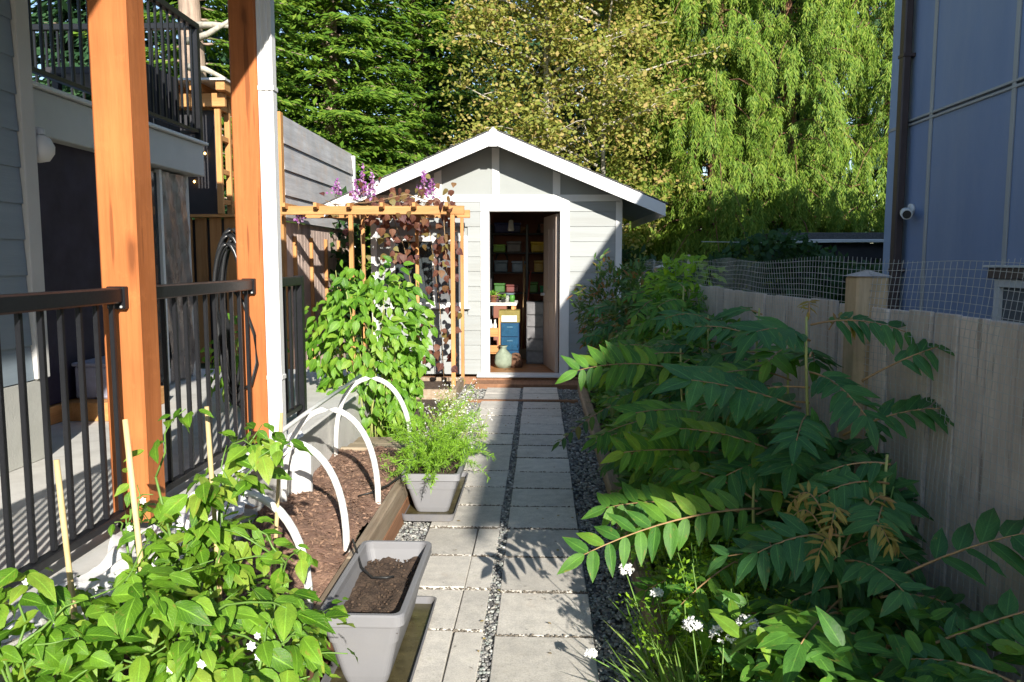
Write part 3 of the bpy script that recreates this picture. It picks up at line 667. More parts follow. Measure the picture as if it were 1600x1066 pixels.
MB().tube([(-.42, 11.4, 2.6), (-.42, 11.4, 2.14)], .005, 6).build('cord', MT['black'], t)
MB().lathe((-.42, 11.4, 1.98), [(.0, .16), (.03, .15), (.045, .02), (.04, 0), (0, .01)], 12).build('shade', W, t)

# more clutter: pots, tools, sacks
def pot(x, y, z, r, h, c, lb, i, plant=True):
    t = thing('plant_pot', lb, 'pot', (x, y, z))
    MB().lathe((x, y, z), [(0, 0), (r * .7, 0), (r, h * .82), (r * 1.1, h * .82), (r * 1.1, h), (r * .95, h), (r * .9, h * .8), (0, h * .8)], 14).build('pot', col('pot%d' % i, c, .8), t)
    if plant:
        k = 40; q = rvec(k) * np.array([1, 1, .6]) + np.array([0, 0, .8]); leaf_cloud('foliage', 'lance', np.tile(np.array([[x, y, z + h * .85]]), (k, 1)) + q * r * .5, q, rvec(k, .3) + np.array([0, -.6, 1.]), r * 1.1, 1., MT['leaf_bush'], t, 'stuff')
pot(-.66, IY - .1, .966, .05, .1, (.28, .11, .06), 'terracotta pot with a small plant at the front of the shed table', 0)
pot(-.52, IY - .16, .966, .035, .07, (.05, .05, .05), 'tiny black seedling pot on the shed table', 1)
pot(-.44, IY + .1, .966, .06, .12, (.10, .14, .16), 'slate coloured pot at the back of the shed table', 2, False)
for i, (x, y, h, tilt, c, nm) in enumerate(((-.27, 11.5, 1.5, .05, (.32, .2, .09), 'broom'), (-.22, 11.55, 1.62, -.03, (.18, .1, .05), 'rake'), (-.24, 11.62, 1.4, .1, (.25, .05, .03), 'shovel'))):
    t = thing('garden_' + nm, nm + ' standing upright between the blue drawers and the clear tower', nm, (x, y, .11))
    MB().tube([(x, y, .26), (x + tilt, y + .1, h)], .012, 8).build('handle', col('tool%d' % i, c), t)
    MB().box(x - .09, x + .09, y - .02, y + .02, .11, .27, .01).build('head', col('toolhead%d' % i, sc(c, .5)), t)
for i, (x, zz, w, h, c, lb) in enumerate(((-.30, 2.12, .16, .1, (.22, .12, .06), 'brown paper parcel on the top of the rack'), (.06, 2.12, .2, .16, (.08, .07, .07), 'black sack heaped on the top of the rack'))):
    m = MB().lathe((x, 12.2, zz - .145), [(0, 0), (w * .5, 0), (w * .56, h * .4), (w * .4, h * .85), (w * .12, h), (0, h)], 10)
    m.v = [(a + .02 * math.sin(c_ * 40 + b * 30), b + .015 * math.cos(a * 60), c_) for a, b, c_ in m.v]; props(m.build('sack', col('sack%d' % i, c, .9)), lb, 'sack')
co = MB().tube([(-.6 + .09 * math.cos(k * .5) , 12.33, 1.55 + .13 * math.sin(k * .5) + .001 * k) for k in range(50)], .008, 6).build('cable_coil', MT['rubber']); props(co, 'black cable coil hanging at the back of the shed', 'cable')

# ================================================================== TRELLIS and planter box before the shed
tr = thing('pergola_trellis', 'slim cedar pergola trellis with rafters in front of the shed window', 'trellis', (-1.6, 9.1, 0))
TY0, TY1 = 8.9, 9.62
for x in (-2.135, -.985): bx('post', MT['cedar_z'], tr, x - .024, x + .024, TY0 - .024, TY0 + .024, .0, 2.068, .003)
for x in (-1.50, -2.16, -.95): bx('post', MT['cedar_z'], tr, x - .02, x + .02, TY1 - .02, TY1 + .02, .0, 2.068, .003)
bx('beam', MT['cedar_x'], tr, -2.92, -.852, TY0 - .03, TY0 + .02, 2.07, 2.165, .004)
bx('beam', MT['cedar_x'], tr, -2.92, -.852, TY1 - .02, TY1 + .03, 2.07, 2.165, .004)
for px in (448, 497, 549, 600, 650, 700):
    x = (px - 844) / 1230 * 8.87 + .0
    MB().prism([(TY0 - .14, 2.105), (TY0 - .10, 2.085), (TY1 + .1, 2.085), (TY1 + .14, 2.105), (TY1 + .14, 2.15), (TY0 - .14, 2.15)], 'x', x - .018, x + .018).build('rafter', MT['cedar_y'], tr, origin=(x, TY0, 2.1)).location.z += .045
pb = thing('planter_box', 'low timber planter box at the foot of the pergola trellis', 'planter', (-1.25, 9.0, 0))
for a in ((-1.75, -.93, 8.60, 8.65), (-1.75, -.93, 9.50, 9.55), (-1.75, -1.70, 8.652, 9.498), (-.98, -.93, 8.652, 9.498)): bx('side_board', MT['weather_y'], pb, *a, -.01, .13, .005)
bx('soil', MT['soil'], pb, -1.698, -.982, 8.653, 9.497, 0, .09, .01)

# ================================================================== LEFT BOUNDARY
FX = -3.0
fl = thing('privacy_fence', 'tall fence of grey lapped planks over pale boards, left of the shed', 'fence', (FX, 10.9, 0))
for i in range(4):
    z0 = 2.02 + i * .296
    MB().prism([(FX - .005, z0), (FX + .035, z0), (FX + .008, z0 + .325), (FX - .005, z0 + .325)], 'y', 9.2, 12.6).build('plank', MT['greyplank'], fl, origin=(FX, 10.9, z0))
bx('end_post', W, fl, FX - .05, FX + .05, 12.61, 12.7, 0, 3.21, .004)
bx('end_post', MT['cedar_z'], fl, FX - .06, FX + .03, 9.10, 9.195, 0, 3.25, .004)
for i in range(25):
    y = 9.21 + i * .137
    bx('board', MT['pinkboard'], fl, FX - .03, FX - .012, y, y + .132, .02, 2.015, .003)
for y in (9.55, 10.25, 10.95, 11.65): bx('batten', MT['cedar_z'], fl, FX - .011, FX + .03, y, y + .045, .05, 1.85, .003)
cf = thing('cedar_fence', 'brown cedar board fence below the dark pavilion wall', 'fence', (-3.2, 7.95, 0))
x = -3.95
while x < -3.15:
    bx('board', MT['cedar_fence'], cf, x, x + .118, 7.94, 7.96, .5, 1.985, .003); x += .15
bx('backing', MT['dark'], cf, -3.97, -3.06, 7.97, 7.985, .5, 1.97, 0)
bx('cap_rail', MT['cedar_x'], cf, -3.97, -3.06, 7.90, 8.0, 1.99, 2.02, .004)
pv = thing('garden_pavilion', 'small cedar framed pavilion with dark wall and ladder lattice behind the balcony', 'pavilion', (-3.5, 8.5, 2.0))
bx('dark_wall', MT['dark'], pv, -4.2, -3.26, 8.0, 8.03, 2.025, 3.06, 0)
for y, zt in ((7.88, 3.05), (8.12, 3.2), (8.9, 3.2)): bx('upright', MT['cedar_z'], pv, -3.235, -3.18, y, y + .045, 2.022, zt, .004)
for zz in (2.12, 2.42, 2.75, 3.05): bx('rung', MT['cedar_y'], pv, -3.225, -3.19, 7.93, 8.115, zz, zz + .05, .003); bx('rung', MT['cedar_y'], pv, -3.225, -3.19, 8.17, 8.895, zz, zz + .05, .003)
bx('beam', MT['cedar_x'], pv, -4.2, -3.12, 7.87, 7.92, 3.07, 3.2, .004)
for i in range(5): bx('roof_board', MT['cedar_y'], pv, -4.2 + i * .26, -4.2 + i * .26 + .09, 7.75, 9.2, 3.205, 3.29, .004)
bx('roof_sheet', MT['trim_grey'], pv, -4.25, -3.05, 7.72, 9.25, 3.292, 3.315, .003)
sl = thing('string_lights', 'string of small warm bulbs on the dark pavilion wall', 'lights', (-3.5, 7.98, 2.4))
pts = [(-3.75, 7.985, 2.75), (-3.62, 7.985, 2.55), (-3.5, 7.98, 2.36), (-3.42, 7.98, 2.50), (-3.38, 7.98, 2.64), (-3.28, 7.98, 2.9)]
MB().tube(pts, .004, 5).build('cable', MT['black'], sl)
for p in (pts[2], pts[4], pts[1]): MB().lathe((p[0], p[1] - .012, p[2] - .025), [(0, 0), (.01, .006), (.012, .016), (.006, .026), (0, .027)], 8).build('bulb', emit('bulb', (1., .55, .15), 6.), sl)

# ================================================================== HOUSE on the left
hs = thing('house', 'grey lap sided house with balcony and porch along the left side', 'house', (-3.5, 2., .5))
HX = -2.6
z = .945
while z < 3.40:
    z1 = min(z + .178, 3.41)
    MB().prism([(HX - .02, z), (HX + .014, z), (HX + .003, z1 + .018), (HX - .02, z1 + .018)], 'y', -3., 3.90).build('siding_board', MT['siding_y'], hs, origin=(HX, .5, z))
    z = z1
bx('house_wall', MT['siding_y'], hs, -3.4, HX - .021, -3., 3.99, .52, 3.42, 0)
bx('foundation', MT['concrete_wall'], hs, HX - .02, HX + .01, -3., 3.99, .521, .94, .004)
bx('corner_trim', MT['trim_grey'], hs, HX - .021, HX + .03, 3.905, 4.01, .945, 3.41, .004)
bx('porch_roof', MT['shingle'], hs, HX - .5, -.94, -3., 5.15, 3.425, 3.52, .004)
bx('porch_soffit', MT['trim_grey'], hs, HX - .5, -.95, -3., 5.14, 3.40, 3.42, 0)
# enclosure under the balcony
EX = -3.1
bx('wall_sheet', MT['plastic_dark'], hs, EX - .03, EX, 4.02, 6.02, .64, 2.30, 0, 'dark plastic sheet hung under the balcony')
MB().box(EX - .04, EX + .03, 4.02, 6.05, .521, .635, .004).build('sill_board', MT['cedar_y'], hs)
dr = bx('glass_door', MT['glass'], hs, EX - .02, EX - .005, 6.06, 6.36, .56, 2.26, 0)
bx('door_frame', W, dr, EX - .03, EX + .02, 6.365, 6.405, .53, 2.29, .003)
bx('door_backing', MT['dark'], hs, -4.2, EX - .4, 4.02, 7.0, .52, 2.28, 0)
pw = MB()
ny, nz = 14, 40
vs_, fs_ = [], []
for i in range(ny + 1):
    for j in range(nz + 1):
        y = 6.42 + .46 * i / ny; zz = .54 + 1.74 * j / nz
        vs_.append((EX + .01 + .022 * math.sin(i * 1.3 + j * .33) * math.sin(j * .21 + i * .5) + random.uniform(-.006, .006), y, zz))
for i in range(ny):
    for j in range(nz): a = i * (nz + 1) + j; fs_.append((a, a + 1, a + nz + 2, a + nz + 1))
pw.add(vs_, fs_, True).build('plastic_wrap', MT['plastic_brown'], hs, 'crinkled brown plastic wrap beside the glass door')
bx('end_post', MT['trim_grey'], hs, EX - .1, EX - .005, 6.885, 6.95, .52, 2.29, .004)
# balcony
bal = bx('balcony', MT['trim_grey'], hs, -5.2, -3.0, 4.02, 7.05, 2.30, 2.57, .006)
bx('deck_edge', W, bal, -5.2, -2.965, 4.02, 7.08, 2.575, 2.60, .004)
RX = -3.03
bx('bottom_rail', MT['black'], bal, RX - .02, RX + .02, 4.02, 7.02, 2.67, 2.70, .003)
bx('top_rail', MT['black'], bal, RX - .03, RX + .03, 4.02, 7.06, 3.57, 3.62, .004)
bx('corner_post', MT['black'], bal, RX - .028, RX + .028, 7.0, 7.06, 2.605, 3.568, .003)
y = 4.1
while y < 6.95: link_mesh('baluster', shared_box('balb', .018, .018, .87, MT['black'], .002), bal, (RX, y, 2.70)); y += .105
bx('bottom_rail', MT['black'], bal, -5.2, RX - .03, 7.01, 7.05, 2.67, 2.70, .003)
bx('top_rail', MT['black'], bal, -5.2, RX - .031, 7.0, 7.06, 3.57, 3.62, .004)
x = -5.1
while x < RX - .1: link_mesh('baluster', shared_box('balb', .018, .018, .87, MT['black'], .002), bal, (x, 7.03, 2.70)); x += .105
t = thing('storage_bench', 'dark slatted bench standing behind the balcony railing', 'bench', (-3.35, 6.4, 2.605))
for i in range(5): bx('slat', MT['dark'], t, -3.16, -3.14, 5.75 + i * .24, 5.75 + i * .24 + .2, 2.65, 3.12, .004)
bx('seat', MT['dark'], t, -3.6, -3.165, 5.75, 6.92, 2.9, 2.95, .006)
for y in (5.8, 6.85): bx('leg', MT['dark'], t, -3.58, -3.53, y, y + .05, 2.605, 2.898, .004)
t = thing('wall_lamp', 'white globe lamp at the house corner below the balcony', 'lamp', (-2.62, 4.08, 2.2))
MB().lathe((-2.62, 4.10, 2.06), [(0, 0), (.05, .012), (.075, .05), (.078, .085), (.06, .125), (.03, .145), (0, .15)], 16).build('globe', MT['white'], t)
MB().lathe((-2.62, 4.10, 2.205), [(.035, 0), (.035, .03), (.0, .04)], 12).build('cap', MT['white'], t)
MB().tube([(-2.62, 4.10, 2.225), (-2.62, 4.02, 2.235)], .012, 8).build('arm', MT['white'], t)
t = thing('white_crate', 'white plastic crate standing behind the black railing', 'crate', (-2.85, 5.2, .64))
bx('body', col('cratewhite', (.42, .42, .52)), t, -3.06, -2.75, 5.02, 5.48, .645, .86, .012)
for i in range(4):
    for j in range(3): bx('slot', MT['dark'], t, -2.752, -2.746, 5.08 + i * .1, 5.08 + i * .1 + .05, .68 + j * .06, .68 + j * .06 + .025, 0)
bx('rim', col('cratewhite', (.42, .42, .52)), t, -3.07, -2.74, 5.01, 5.49, .862, .885, .006)
bx('base_shelf', MT['cedar_y'], t, -3.05, -2.72, 4.9, 5.6, .521, .643, .004)

# ================================================================== POSTS, DOWNSPOUT, RAILINGS
PX0, PX1 = -1.645, -1.5
for (y, lb) in ((2.895, 'orange cedar porch post nearest to the camera'), (4.225, 'orange cedar porch post next to the white downspout')):
    p = thing('porch_post', lb, 'post', (-1.57, y + .072, .52), 'orange cedar porch posts')
    bx('shaft', MT['cedar_post'], p, PX0, PX1, y, y + .145, .545, 3.398, .009)
    bx('base_plate', MT['black'], p, PX0 + .012, PX1 - .012, y + .012, y + .133, .521, .544, .002)
ds = thing('downspout', 'white ribbed downspout fixed to the side of the farther cedar post', 'downspout', (-1.455, 4.27, .52))
prof = [(-1.497, 4.235), (-1.48, 4.235), (-1.476, 4.241), (-1.464, 4.241), (-1.46, 4.235), (-1.446, 4.235), (-1.442, 4.241), (-1.434, 4.241), (-1.43, 4.235), (-1.418, 4.235), (-1.418, 4.295), (-1.497, 4.295)]
MB().prism(prof, 'z', .56, 3.395).build('pipe', MT['white'], ds)
for zz in (.9, 2.45): bx('strap', MT['white'], ds, -1.499, -1.412, 4.228, 4.30, zz, zz + .025, .002)
def railing(y0, y1, label, br=True):
    rl = thing('railing', label, 'railing', (-1.57, (y0 + y1) / 2, .52), 'black metal railings along the patio edge')
    bx('top_rail', MT['black'], rl, -1.60, -1.545, y0, y1, 1.395, 1.452, .006)
    bx('bottom_rail', MT['black'], rl, -1.59, -1.555, y0, y1, .585, .615, .003)
    y = y1 - .06
    while y > y0 + .03:
        link_mesh('baluster', shared_box('bal', .0175, .0175, .779, MT['black'], .002), rl, (-1.572, y, .616)); y -= .104
    if br:
        for ye in (y0, y1):
            s = 1 if ye == y0 else -1
            b = bx('bracket', MT['black'], rl, -1.607, -1.538, ye - .0005 * s, ye + .03 * s, 1.372, 1.456, .003)
            for q in (-.022, .022): MB().tube([(-1.572 + q, ye + .031 * s, 1.381), (-1.572 + q, ye + .036 * s, 1.381)], .005, 8).build('screw', MT['wire'], b)
    return rl
railing(.9, 2.894, 'black railing left of the nearest orange post, running out of the picture')
railing(3.041, 4.224, 'black railing section between the two orange posts')
r3 = railing(4.371, 5.06, 'short black railing section beyond the white downspout', False)
bx('end_post', MT['black'], r3, -1.60, -1.545, 5.061, 5.115, .521, 1.456, .003)
# hose
hz = thing('garden_hose', 'grey garden hose coiled on the farther orange post', 'hose', (-1.72, 4.42, 1.65))
hb = MB(); pts = []
for k in range(10):
    ra = .088 + .010 * (k % 4); rb = .37 + .02 * ((k * 3) % 5); cz = 1.28 - .012 * (k % 3)
    for i in range(30):
        w = 2 * math.pi * i / 30
        pts.append((-1.76 + .006 * (k % 5) + ra * math.cos(w) * (1. if math.sin(w) > 0 else .8), 4.39 + .012 * k + .012 * i / 30, cz + rb * math.sin(w) * (1. if math.sin(w) > 0 else 1.25)))
hb.tube(pts, .0115, 8).build('coil', MT['hose'], hz)
MB().tube([(-1.66, 4.20, 1.40), (-1.60, 4.19, 1.33), (-1.545, 4.19, 1.16), (-1.535, 4.19, 1.0), (-1.57, 4.19, .88), (-1.63, 4.2, .85)], .009, 8).build('loose_loop', MT['rubber'], hz)
MB().tube([(-1.80, 4.46, 1.63), (-1.68, 4.46, 1.63), (-1.646, 4.40, 1.63)], .012, 8).build('hook', MT['black'], hz)
# ================================================================== RAISED BED, HOOPS, PLANTERS
rb = thing('raised_bed', 'timber raised bed full of brown mulch beside the patio', 'raised bed', (-1.1, 3.4, 0))
bx('board', MT['redwood_y'], rb, -.852, -.802, 1.1, 5.42, -.02, .118, .006)
bx('board', MT['weather_y'], rb, -.855, -.80, 1.1, 3.32, .121, .25, .008); bx('board', MT['weather_y'], rb, -.854, -.801, 3.325, 5.42, .121, .252, .008)
bx('end_board', MT['weather_x'], rb, -1.415, -.80, 5.425, 5.47, -.02, .235, .008)
nx, ny = 26, 150; vs_, fs_ = [], []
def mulch_z(x, y): return .205 + .045 * math.sin((x + 1.12) * 5 + 1.57) + .022 * math.sin(y * 5.1 + x * 4) + .014 * math.sin(y * 13 + x * 17) + .045 * math.exp(-((y - 3.9) / .5) ** 2)
for j in range(ny + 1):
    for i in range(nx + 1):
        x = -1.418 + .564 * i / nx; y = 1.1 + 4.32 * j / ny
        vs_.append((x, y, mulch_z(x, y) + random.uniform(-.009, .009)))
for j in range(ny):
    for i in range(nx): a = j * (nx + 1) + i; fs_.append((a, a + 1, a + nx + 2, a + nx + 1))
MB().add(vs_, fs_, True).build('mulch', MT['mulch'], rb)
k = 6500; xs = RNG.uniform(-1.41, -.86, k); ys = RNG.uniform(2.4, 5.4, k)
P = np.stack([xs, ys, np.array([mulch_z(a, b) + .004 for a, b in zip(xs, ys)])], 1)
D = np.stack([RNG.normal(size=k), RNG.normal(size=k), RNG.normal(size=k) * .25], 1)
leaf_cloud('mulch_chips', 'diaw', P, D, rvec(k, .5) + np.array([0, 0, 1.]), RNG.uniform(.008, .036, k), RNG.uniform(.25, .7, k), MT['mulchbit'], rb, 'stuff', smooth=False)
lp = thing('plank', 'weathered wooden plank lying across the end of the raised bed', 'plank', (-1.2, 5.7, .2))
bx('plank_board', MT['weather_x'], lp, -1.41, -.86, 5.49, 5.70, .16, .205, .008); bx('plank_board', MT['weather_x'], lp, -1.40, -.90, 5.715, 5.93, .155, .2, .008)
def hoop(y, label, hh=.5, lean=0.):
    pts = []
    for i in range(25):
        w = math.pi * i / 24
        pts.append((-1.128 + .258 * math.cos(w), y + lean * math.sin(w), .24 + hh * math.sin(w) ** .8 if 0 < i < 24 else .16))
    o = MB().tube(pts, .0165, 10).build('hoop', MT['white_pvc'], origin=(-1.128, y, .2)); props(o, label, 'hoop', 'white pipe hoops over the raised bed'); return o
hoop(2.84, 'white pipe hoop nearest the camera, half hidden by the pepper leaves', .45)
hoop(3.42, 'white pipe hoop level with the back of the empty trough', .5, .02)
hoop(4.12, 'white pipe hoop in the middle of the raised bed', .52)
hoop(5.22, 'farthest white pipe hoop, in front of the leafy bush', .53, -.04)
rp = MB().tube([(-1.235, 2.7, .715), (-1.23, 3.42, .735), (-1.235, 4.12, .75), (-1.24, 5.35, .76)], .012, 10).build('ridge_pipe', MT['white_pvc'], origin=(-1.23, 4, .74)); props(rp, 'straight white pipe tying the hoops together', 'pipe')
wb = MB().box(-1.41, -1.29, 4.30, 4.34, .2, .52, .004).build('white_board', MT['white']); props(wb, 'short white board standing against the patio edge in the raised bed', 'board')
for i, (x, y, zz, lb) in enumerate(((-.845, 3.20, .25, 'white plant tag beside the empty trough'), (-.875, 3.66, .24, 'white plant tag at the bed edge behind the empty trough'), (-.87, 4.0, .24, 'white plant tag nearest the potted fern'))):
    o = MB().box(x - .012, x + .012, y - .002, y + .002, zz - .03, zz + .085, .001).build('plant_tag', MT['white']); o.rotation_euler = (0, .06, .3); props(o, lb, 'plant tag', 'plant tags')

def rrect(x0, x1, y0, y1, r, n=5):
    out = []
    for cx, cy, a0 in ((x1 - r, y1 - r, 0), (x0 + r, y1 - r, 90), (x0 + r, y0 + r, 180), (x1 - r, y0 + r, 270)):
        for i in range(n + 1):
            w = math.radians(a0 + 90 * i / n); out.append((cx + r * math.cos(w), cy + r * math.sin(w)))
    return out
def loft(mb, rings, close_bottom=True, close_top=False):
    n = len(rings[0][0]); vs = []; fs = []
    for pl, z in rings: vs += [(x, y, z) for x, y in pl]
    for i in range(len(rings) - 1):
        for k in range(n): k2 = (k + 1) % n; fs.append((i * n + k, i * n + k2, (i + 1) * n + k2, (i + 1) * n + k))
    if close_bottom: fs.append(tuple(range(n))[::-1])
    if close_top: fs.append(tuple((len(rings) - 1) * n + k for k in range(n)))
    mb.add(vs, fs, False); return mb
def trough(x0, x1, y0, y1, zb, zt, label, soil_z, sau, inset=1.):
    t = thing('trough_planter', label, 'planter', ((x0 + x1) / 2, (y0 + y1) / 2, zb), 'grey plastic trough planters')
    def R(i, z, r=.03): return (rrect(x0 + i, x1 - i, y0 + i, y1 - i, r), z)
    H = zt - zb
    loft(MB(), [R(.078, zb + .0), R(.075, zb + .006), R(.066, zb + .12 * H), R(.034, zb + .60 * H), R(.029, zb + .605 * H), R(.016, zb + .82 * H), R(.012, zb + .83 * H), R(.010, zt - .042), R(0, zt - .040), R(-.001, zt - .006), R(.004, zt), R(.018, zt), R(.022, zt - .005), R(.024, zt - .03), R(.04, zt - .10), R(.09, zb + .03)]).build('shell', MT['planter'], t)
    s = MB(); n = 22; vs_, fs_ = [], []
    for j in range(n + 1):
        for i in range(n + 1):
            x = x0 + .026 + (x1 - x0 - .052) * i / n; y = y0 + .026 + (y1 - y0 - .052) * j / n
            vs_.append((x, y, soil_z + random.uniform(-.007, .007) + .012 * math.sin(i * .6) * math.sin(j * .5)))
    for j in range(n):
        for i in range(n): a = j * (n + 1) + i; fs_.append((a, a + 1, a + n + 2, a + n + 1))
    s.add(vs_, fs_, True).build('soil', MT['soil'], t)
    k = 260
    Pk = np.stack([RNG.uniform(x0 + .04, x1 - .04, k), RNG.uniform(y0 + .04, y1 - .04, k), np.full(k, soil_z + .004)], 1)
    c = stones('soil_crumbs', Pk, RNG.uniform(.002, .007, k), MT['soil'], t, .9); c['kind'] = 'stuff'
    a, b, c_, d = sau
    st = thing('saucer', label.split(' with')[0].split(' holding')[0] + ', its shallow drip tray', 'saucer', ((a + b) / 2, (c_ + d) / 2, .036), 'drip trays')
    def S(i, z): return (rrect(a + i, b - i, c_ + i, d - i, .03), z)
    loft(MB(), [S(.018, .034), S(.012, .036), S(.002, .076), S(0, .080), S(.007, .080), S(.014, .05)], True, True).build('tray', MT['saucer'], st)
    bx('residue', MT['traywater'], st, a + .02, b - .02, c_ + .02, d - .02, .0505, .0535, 0)
    return t
trough(-.765, -.462, 2.56, 3.29, .055, .345, 'long grey plastic trough with bare dark soil', .272, (-.765, -.446, 2.50, 3.325))
trough(-.815, -.468, 4.49, 5.30, .055, .305, 'grey plastic trough holding the feathery fern', .262, (-.815, -.492, 4.44, 5.37))
dt = MB().tube([(-.88, 3.36, .24), (-.845, 3.34, .275), (-.80, 3.25, .36), (-.765, 3.16, .352), (-.72, 3.06, .315), (-.66, 2.99, .30), (-.60, 2.965, .312), (-.575, 2.99, .305)], .005, 6).build('drip_tube', MT['rubber']); props(dt, 'thin black irrigation tube bending into the bare trough', 'tube', 'irrigation tubes')
dt = MB().tube([(-1.0, 4.2, .26), (-.93, 4.22, .275), (-.86, 4.33, .285), (-.80, 4.46, .31), (-.75, 4.58, .31)], .005, 6).build('drip_tube', MT['rubber']); props(dt, 'thin black irrigation tube leading to the fern trough', 'tube', 'irrigation tubes')
# crumpled frost cloth on the patio edge
def cloth(name, label, x0, x1, y0, y1, z0, amp, seed):
    rg = random.Random(seed); nx, ny = 24, 60; vs_, fs_ = [], []
    ph = [rg.uniform(0, 6) for _ in range(8)]
    for j in range(ny + 1):
        for i in range(nx + 1):
            u, v = i / nx, j / ny
            x = x0 + (x1 - x0) * u + .03 * math.sin(v * 17 + ph[0]) ; y = y0 + (y1 - y0) * v + .02 * math.sin(u * 9 + ph[1])
            z = z0 + amp * (math.sin(v * 11 + u * 4 + ph[2]) * .5 + abs(math.sin(v * 19 - u * 7 + ph[3])) * .6 + math.sin(u * 13 + v * 33 + ph[4]) * .22) + rg.uniform(-.004, .004)
            if x < -1.42: z = max(z, .524)
            vs_.append((x, y, max(z, .26)))
    for j in range(ny):
        for i in range(nx): a = j * (nx + 1) + i; fs_.append((a, a + 1, a + nx + 2, a + nx + 1))
    o = MB().add(vs_, fs_, True).build(name, MT['cloth']); props(o, label, 'cloth', 'white frost cloths'); return o
cloth('frost_cloth', 'crumpled white cloth along the patio edge behind the peppers', -1.52, -1.22, 2.0, 3.35, .50, .05, 3)
cloth('frost_cloth', 'crumpled white cloth at the foot of the downspout', -1.50, -1.36, 3.55, 4.45, .53, .035, 9)

# ================================================================== RIGHT FENCE
te = thing('timber_edging', 'weathered timber edging between gravel and the right bed', 'edging', (.5, 5, 0))
for y0, y1 in ((1.2, 3.62), (3.63, 6.05), (6.06, 9.3)): bx('timber', MT['weather_y'], te, .452, .545, y0, y1, -.02, .095, .012)
def fx(y): return 1.5857 - .081 * y if y <= 4.52 else 1.2196 + (y - 4.52) * (1.13 - 1.2196) / 4.7
fr = thing('board_fence', 'weathered grey board fence with wire mesh along the right bed', 'fence', (1.35, 4, 0))
y = .9; i = 0
while y < 9.2:
    w = .138; x = fx(y + w / 2); ang = math.atan2(fx(y + w) - fx(y), w)
    ht = 1.37 + random.uniform(-.006, .006)
    if not (3.16 < y < 3.33 - w):
        V, Fc = cbox(-.009, .009, -w / 2 + .001, w / 2 - .001, 0, ht, .003)
        key = 'fence_board_%d' % (i % 6)
        if key not in SHARED:
            me = bpy.data.meshes.new('board'); me.from_pydata(V, [], Fc); me.materials.append(MT['weather_z']); SHARED[key] = me
        o = link_mesh('board', SHARED[key], fr); o.location = Vector((x + .012 + random.uniform(-.006, .006), y + w / 2, 0)) - org(fr); o.rotation_euler = (random.uniform(-.004, .004), 0, -ang); o.scale.z = random.uniform(.995, 1.003)
    y += w + random.uniform(.003, .009); i += 1
bx('rail', MT['weather_y'], fr, 1.34, 1.38, 3.33, 5.0, 1.16, 1.25, .004)
for yy in (1.3, 3.2, 7.6):
    x = fx(yy + .06)
    p = bx('fence_post', MT['post_green'], fr, x - .055, x + .072, yy, yy + .127, 0, 1.488, .008)
    MB().add([(x - .063, yy - .008, 1.489), (x + .08, yy - .008, 1.489), (x + .08, yy + .135, 1.489), (x - .063, yy + .135, 1.489), (x + .0085, yy + .0635, 1.515)], [(0, 1, 4), (1, 2, 4), (2, 3, 4), (3, 0, 4), (0, 3, 2, 1)]).build('post_cap', MT['weather_z'], p)
# wire mesh in front of the boards and above them
wm = MB(); y = 1.6; yi = 0
def wave(y, z): return -.024 - .010 * math.sin(y * 3.1 + z * 2.) - .006 * math.sin(y * 9 + z * 5) + max(0, z - 1.3) * .10 * math.sin(y * 2.3 + 1)
while y < 8.8:
    px_ = [( fx(y) + wave(y, z) - (.07 if abs(y - 3.26) < .10 and False else 0), y + .012 * math.sin(z * 3 + y * 5) + max(0, z - 1.3) * .12 * math.sin(y * 1.9), z) for z in (.05, .4, .8, 1.1, 1.3, 1.42, 1.56 + .012 * math.sin(y * 4))]
    wm.tube(px_, .0011, 3, False); y += .031 if y < 5.5 else .05
zz = .06
while zz < 1.57:
    pts = []; y = 1.6
    while y < 8.8: pts.append((fx(y) + wave(y, zz), y, zz + .006 * math.sin(y * 6 + zz * 3))); y += .13
    wm.tube(pts, .0011, 3, False); zz += .027
wm.build('wire_mesh', MT['wire'], fr)
fe = thing('corner_fence', 'short reddish cedar fence piece beside the shed corner', 'fence', (1.25, 9.35, 0))
for i in range(4): bx('board', MT['cedar_fence'], fe, 1.06 + i * .105, 1.16 + i * .105, 9.33, 9.35, 0, 1.24 + .01 * i, .003)
bx('cap', MT['redwood_y'], fe, 1.04, 1.50, 9.29, 9.37, 1.285, 1.42, .004)
gs = MB().box(1.66, 1.69, 8.98, 9.01, 0, 1.62, .003).build('garden_stake', MT['weather_z']); props(gs, 'thin grey wooden stake holding the mesh beyond the bed', 'stake')

# ================================================================== BLUE HOUSE on the right
bh = thing('blue_house', 'dark blue panelled house with brown downpipe beyond the right fence', 'house', (6, 1, 0))
BX = 3.4; YN, YF = -6.75, 7.95
bx('house_wall', MT['navy'], bh, BX + .02, 11.4, YN, YF, -.02, 4.98, 0)
ys = [YN] + [5.92 - 1.21 * k for k in range(10, -1, -1)] + [7.13, 7.66]
for a, b in zip(ys[:-1], ys[1:]):
    for z0, z1 in ((0., 2.785), (2.845, 4.98)): bx('wall_panel', MT['navy'], bh, BX, BX + .018, a + .004, b - .004, z0, z1, .002)
bx('corner_panel', MT['navy2'], bh, BX - .012, BX + .018, 7.664, YF + .01, 0, 4.98, .004)
for y in ys[1:-1]: bx('batten', MT['batten'], bh, BX - .014, BX - .0005, y - .024, y + .024, 0, 4.97, .003)
for z0 in (2.782, 2.822): bx('band', MT['batten'], bh, BX - .017, BX + .016, YN, 7.655, z0, z0 + .02, .003)
bx('band', MT['batten'], bh, BX - .02, BX - .0125, 7.67, YF + .011, 2.79, 2.82, .002)
dp = MB().box(BX - .105, BX - .03, 7.50, 7.60, 0, 4.9, .012).build('downpipe', MT['brownpipe'], bh)
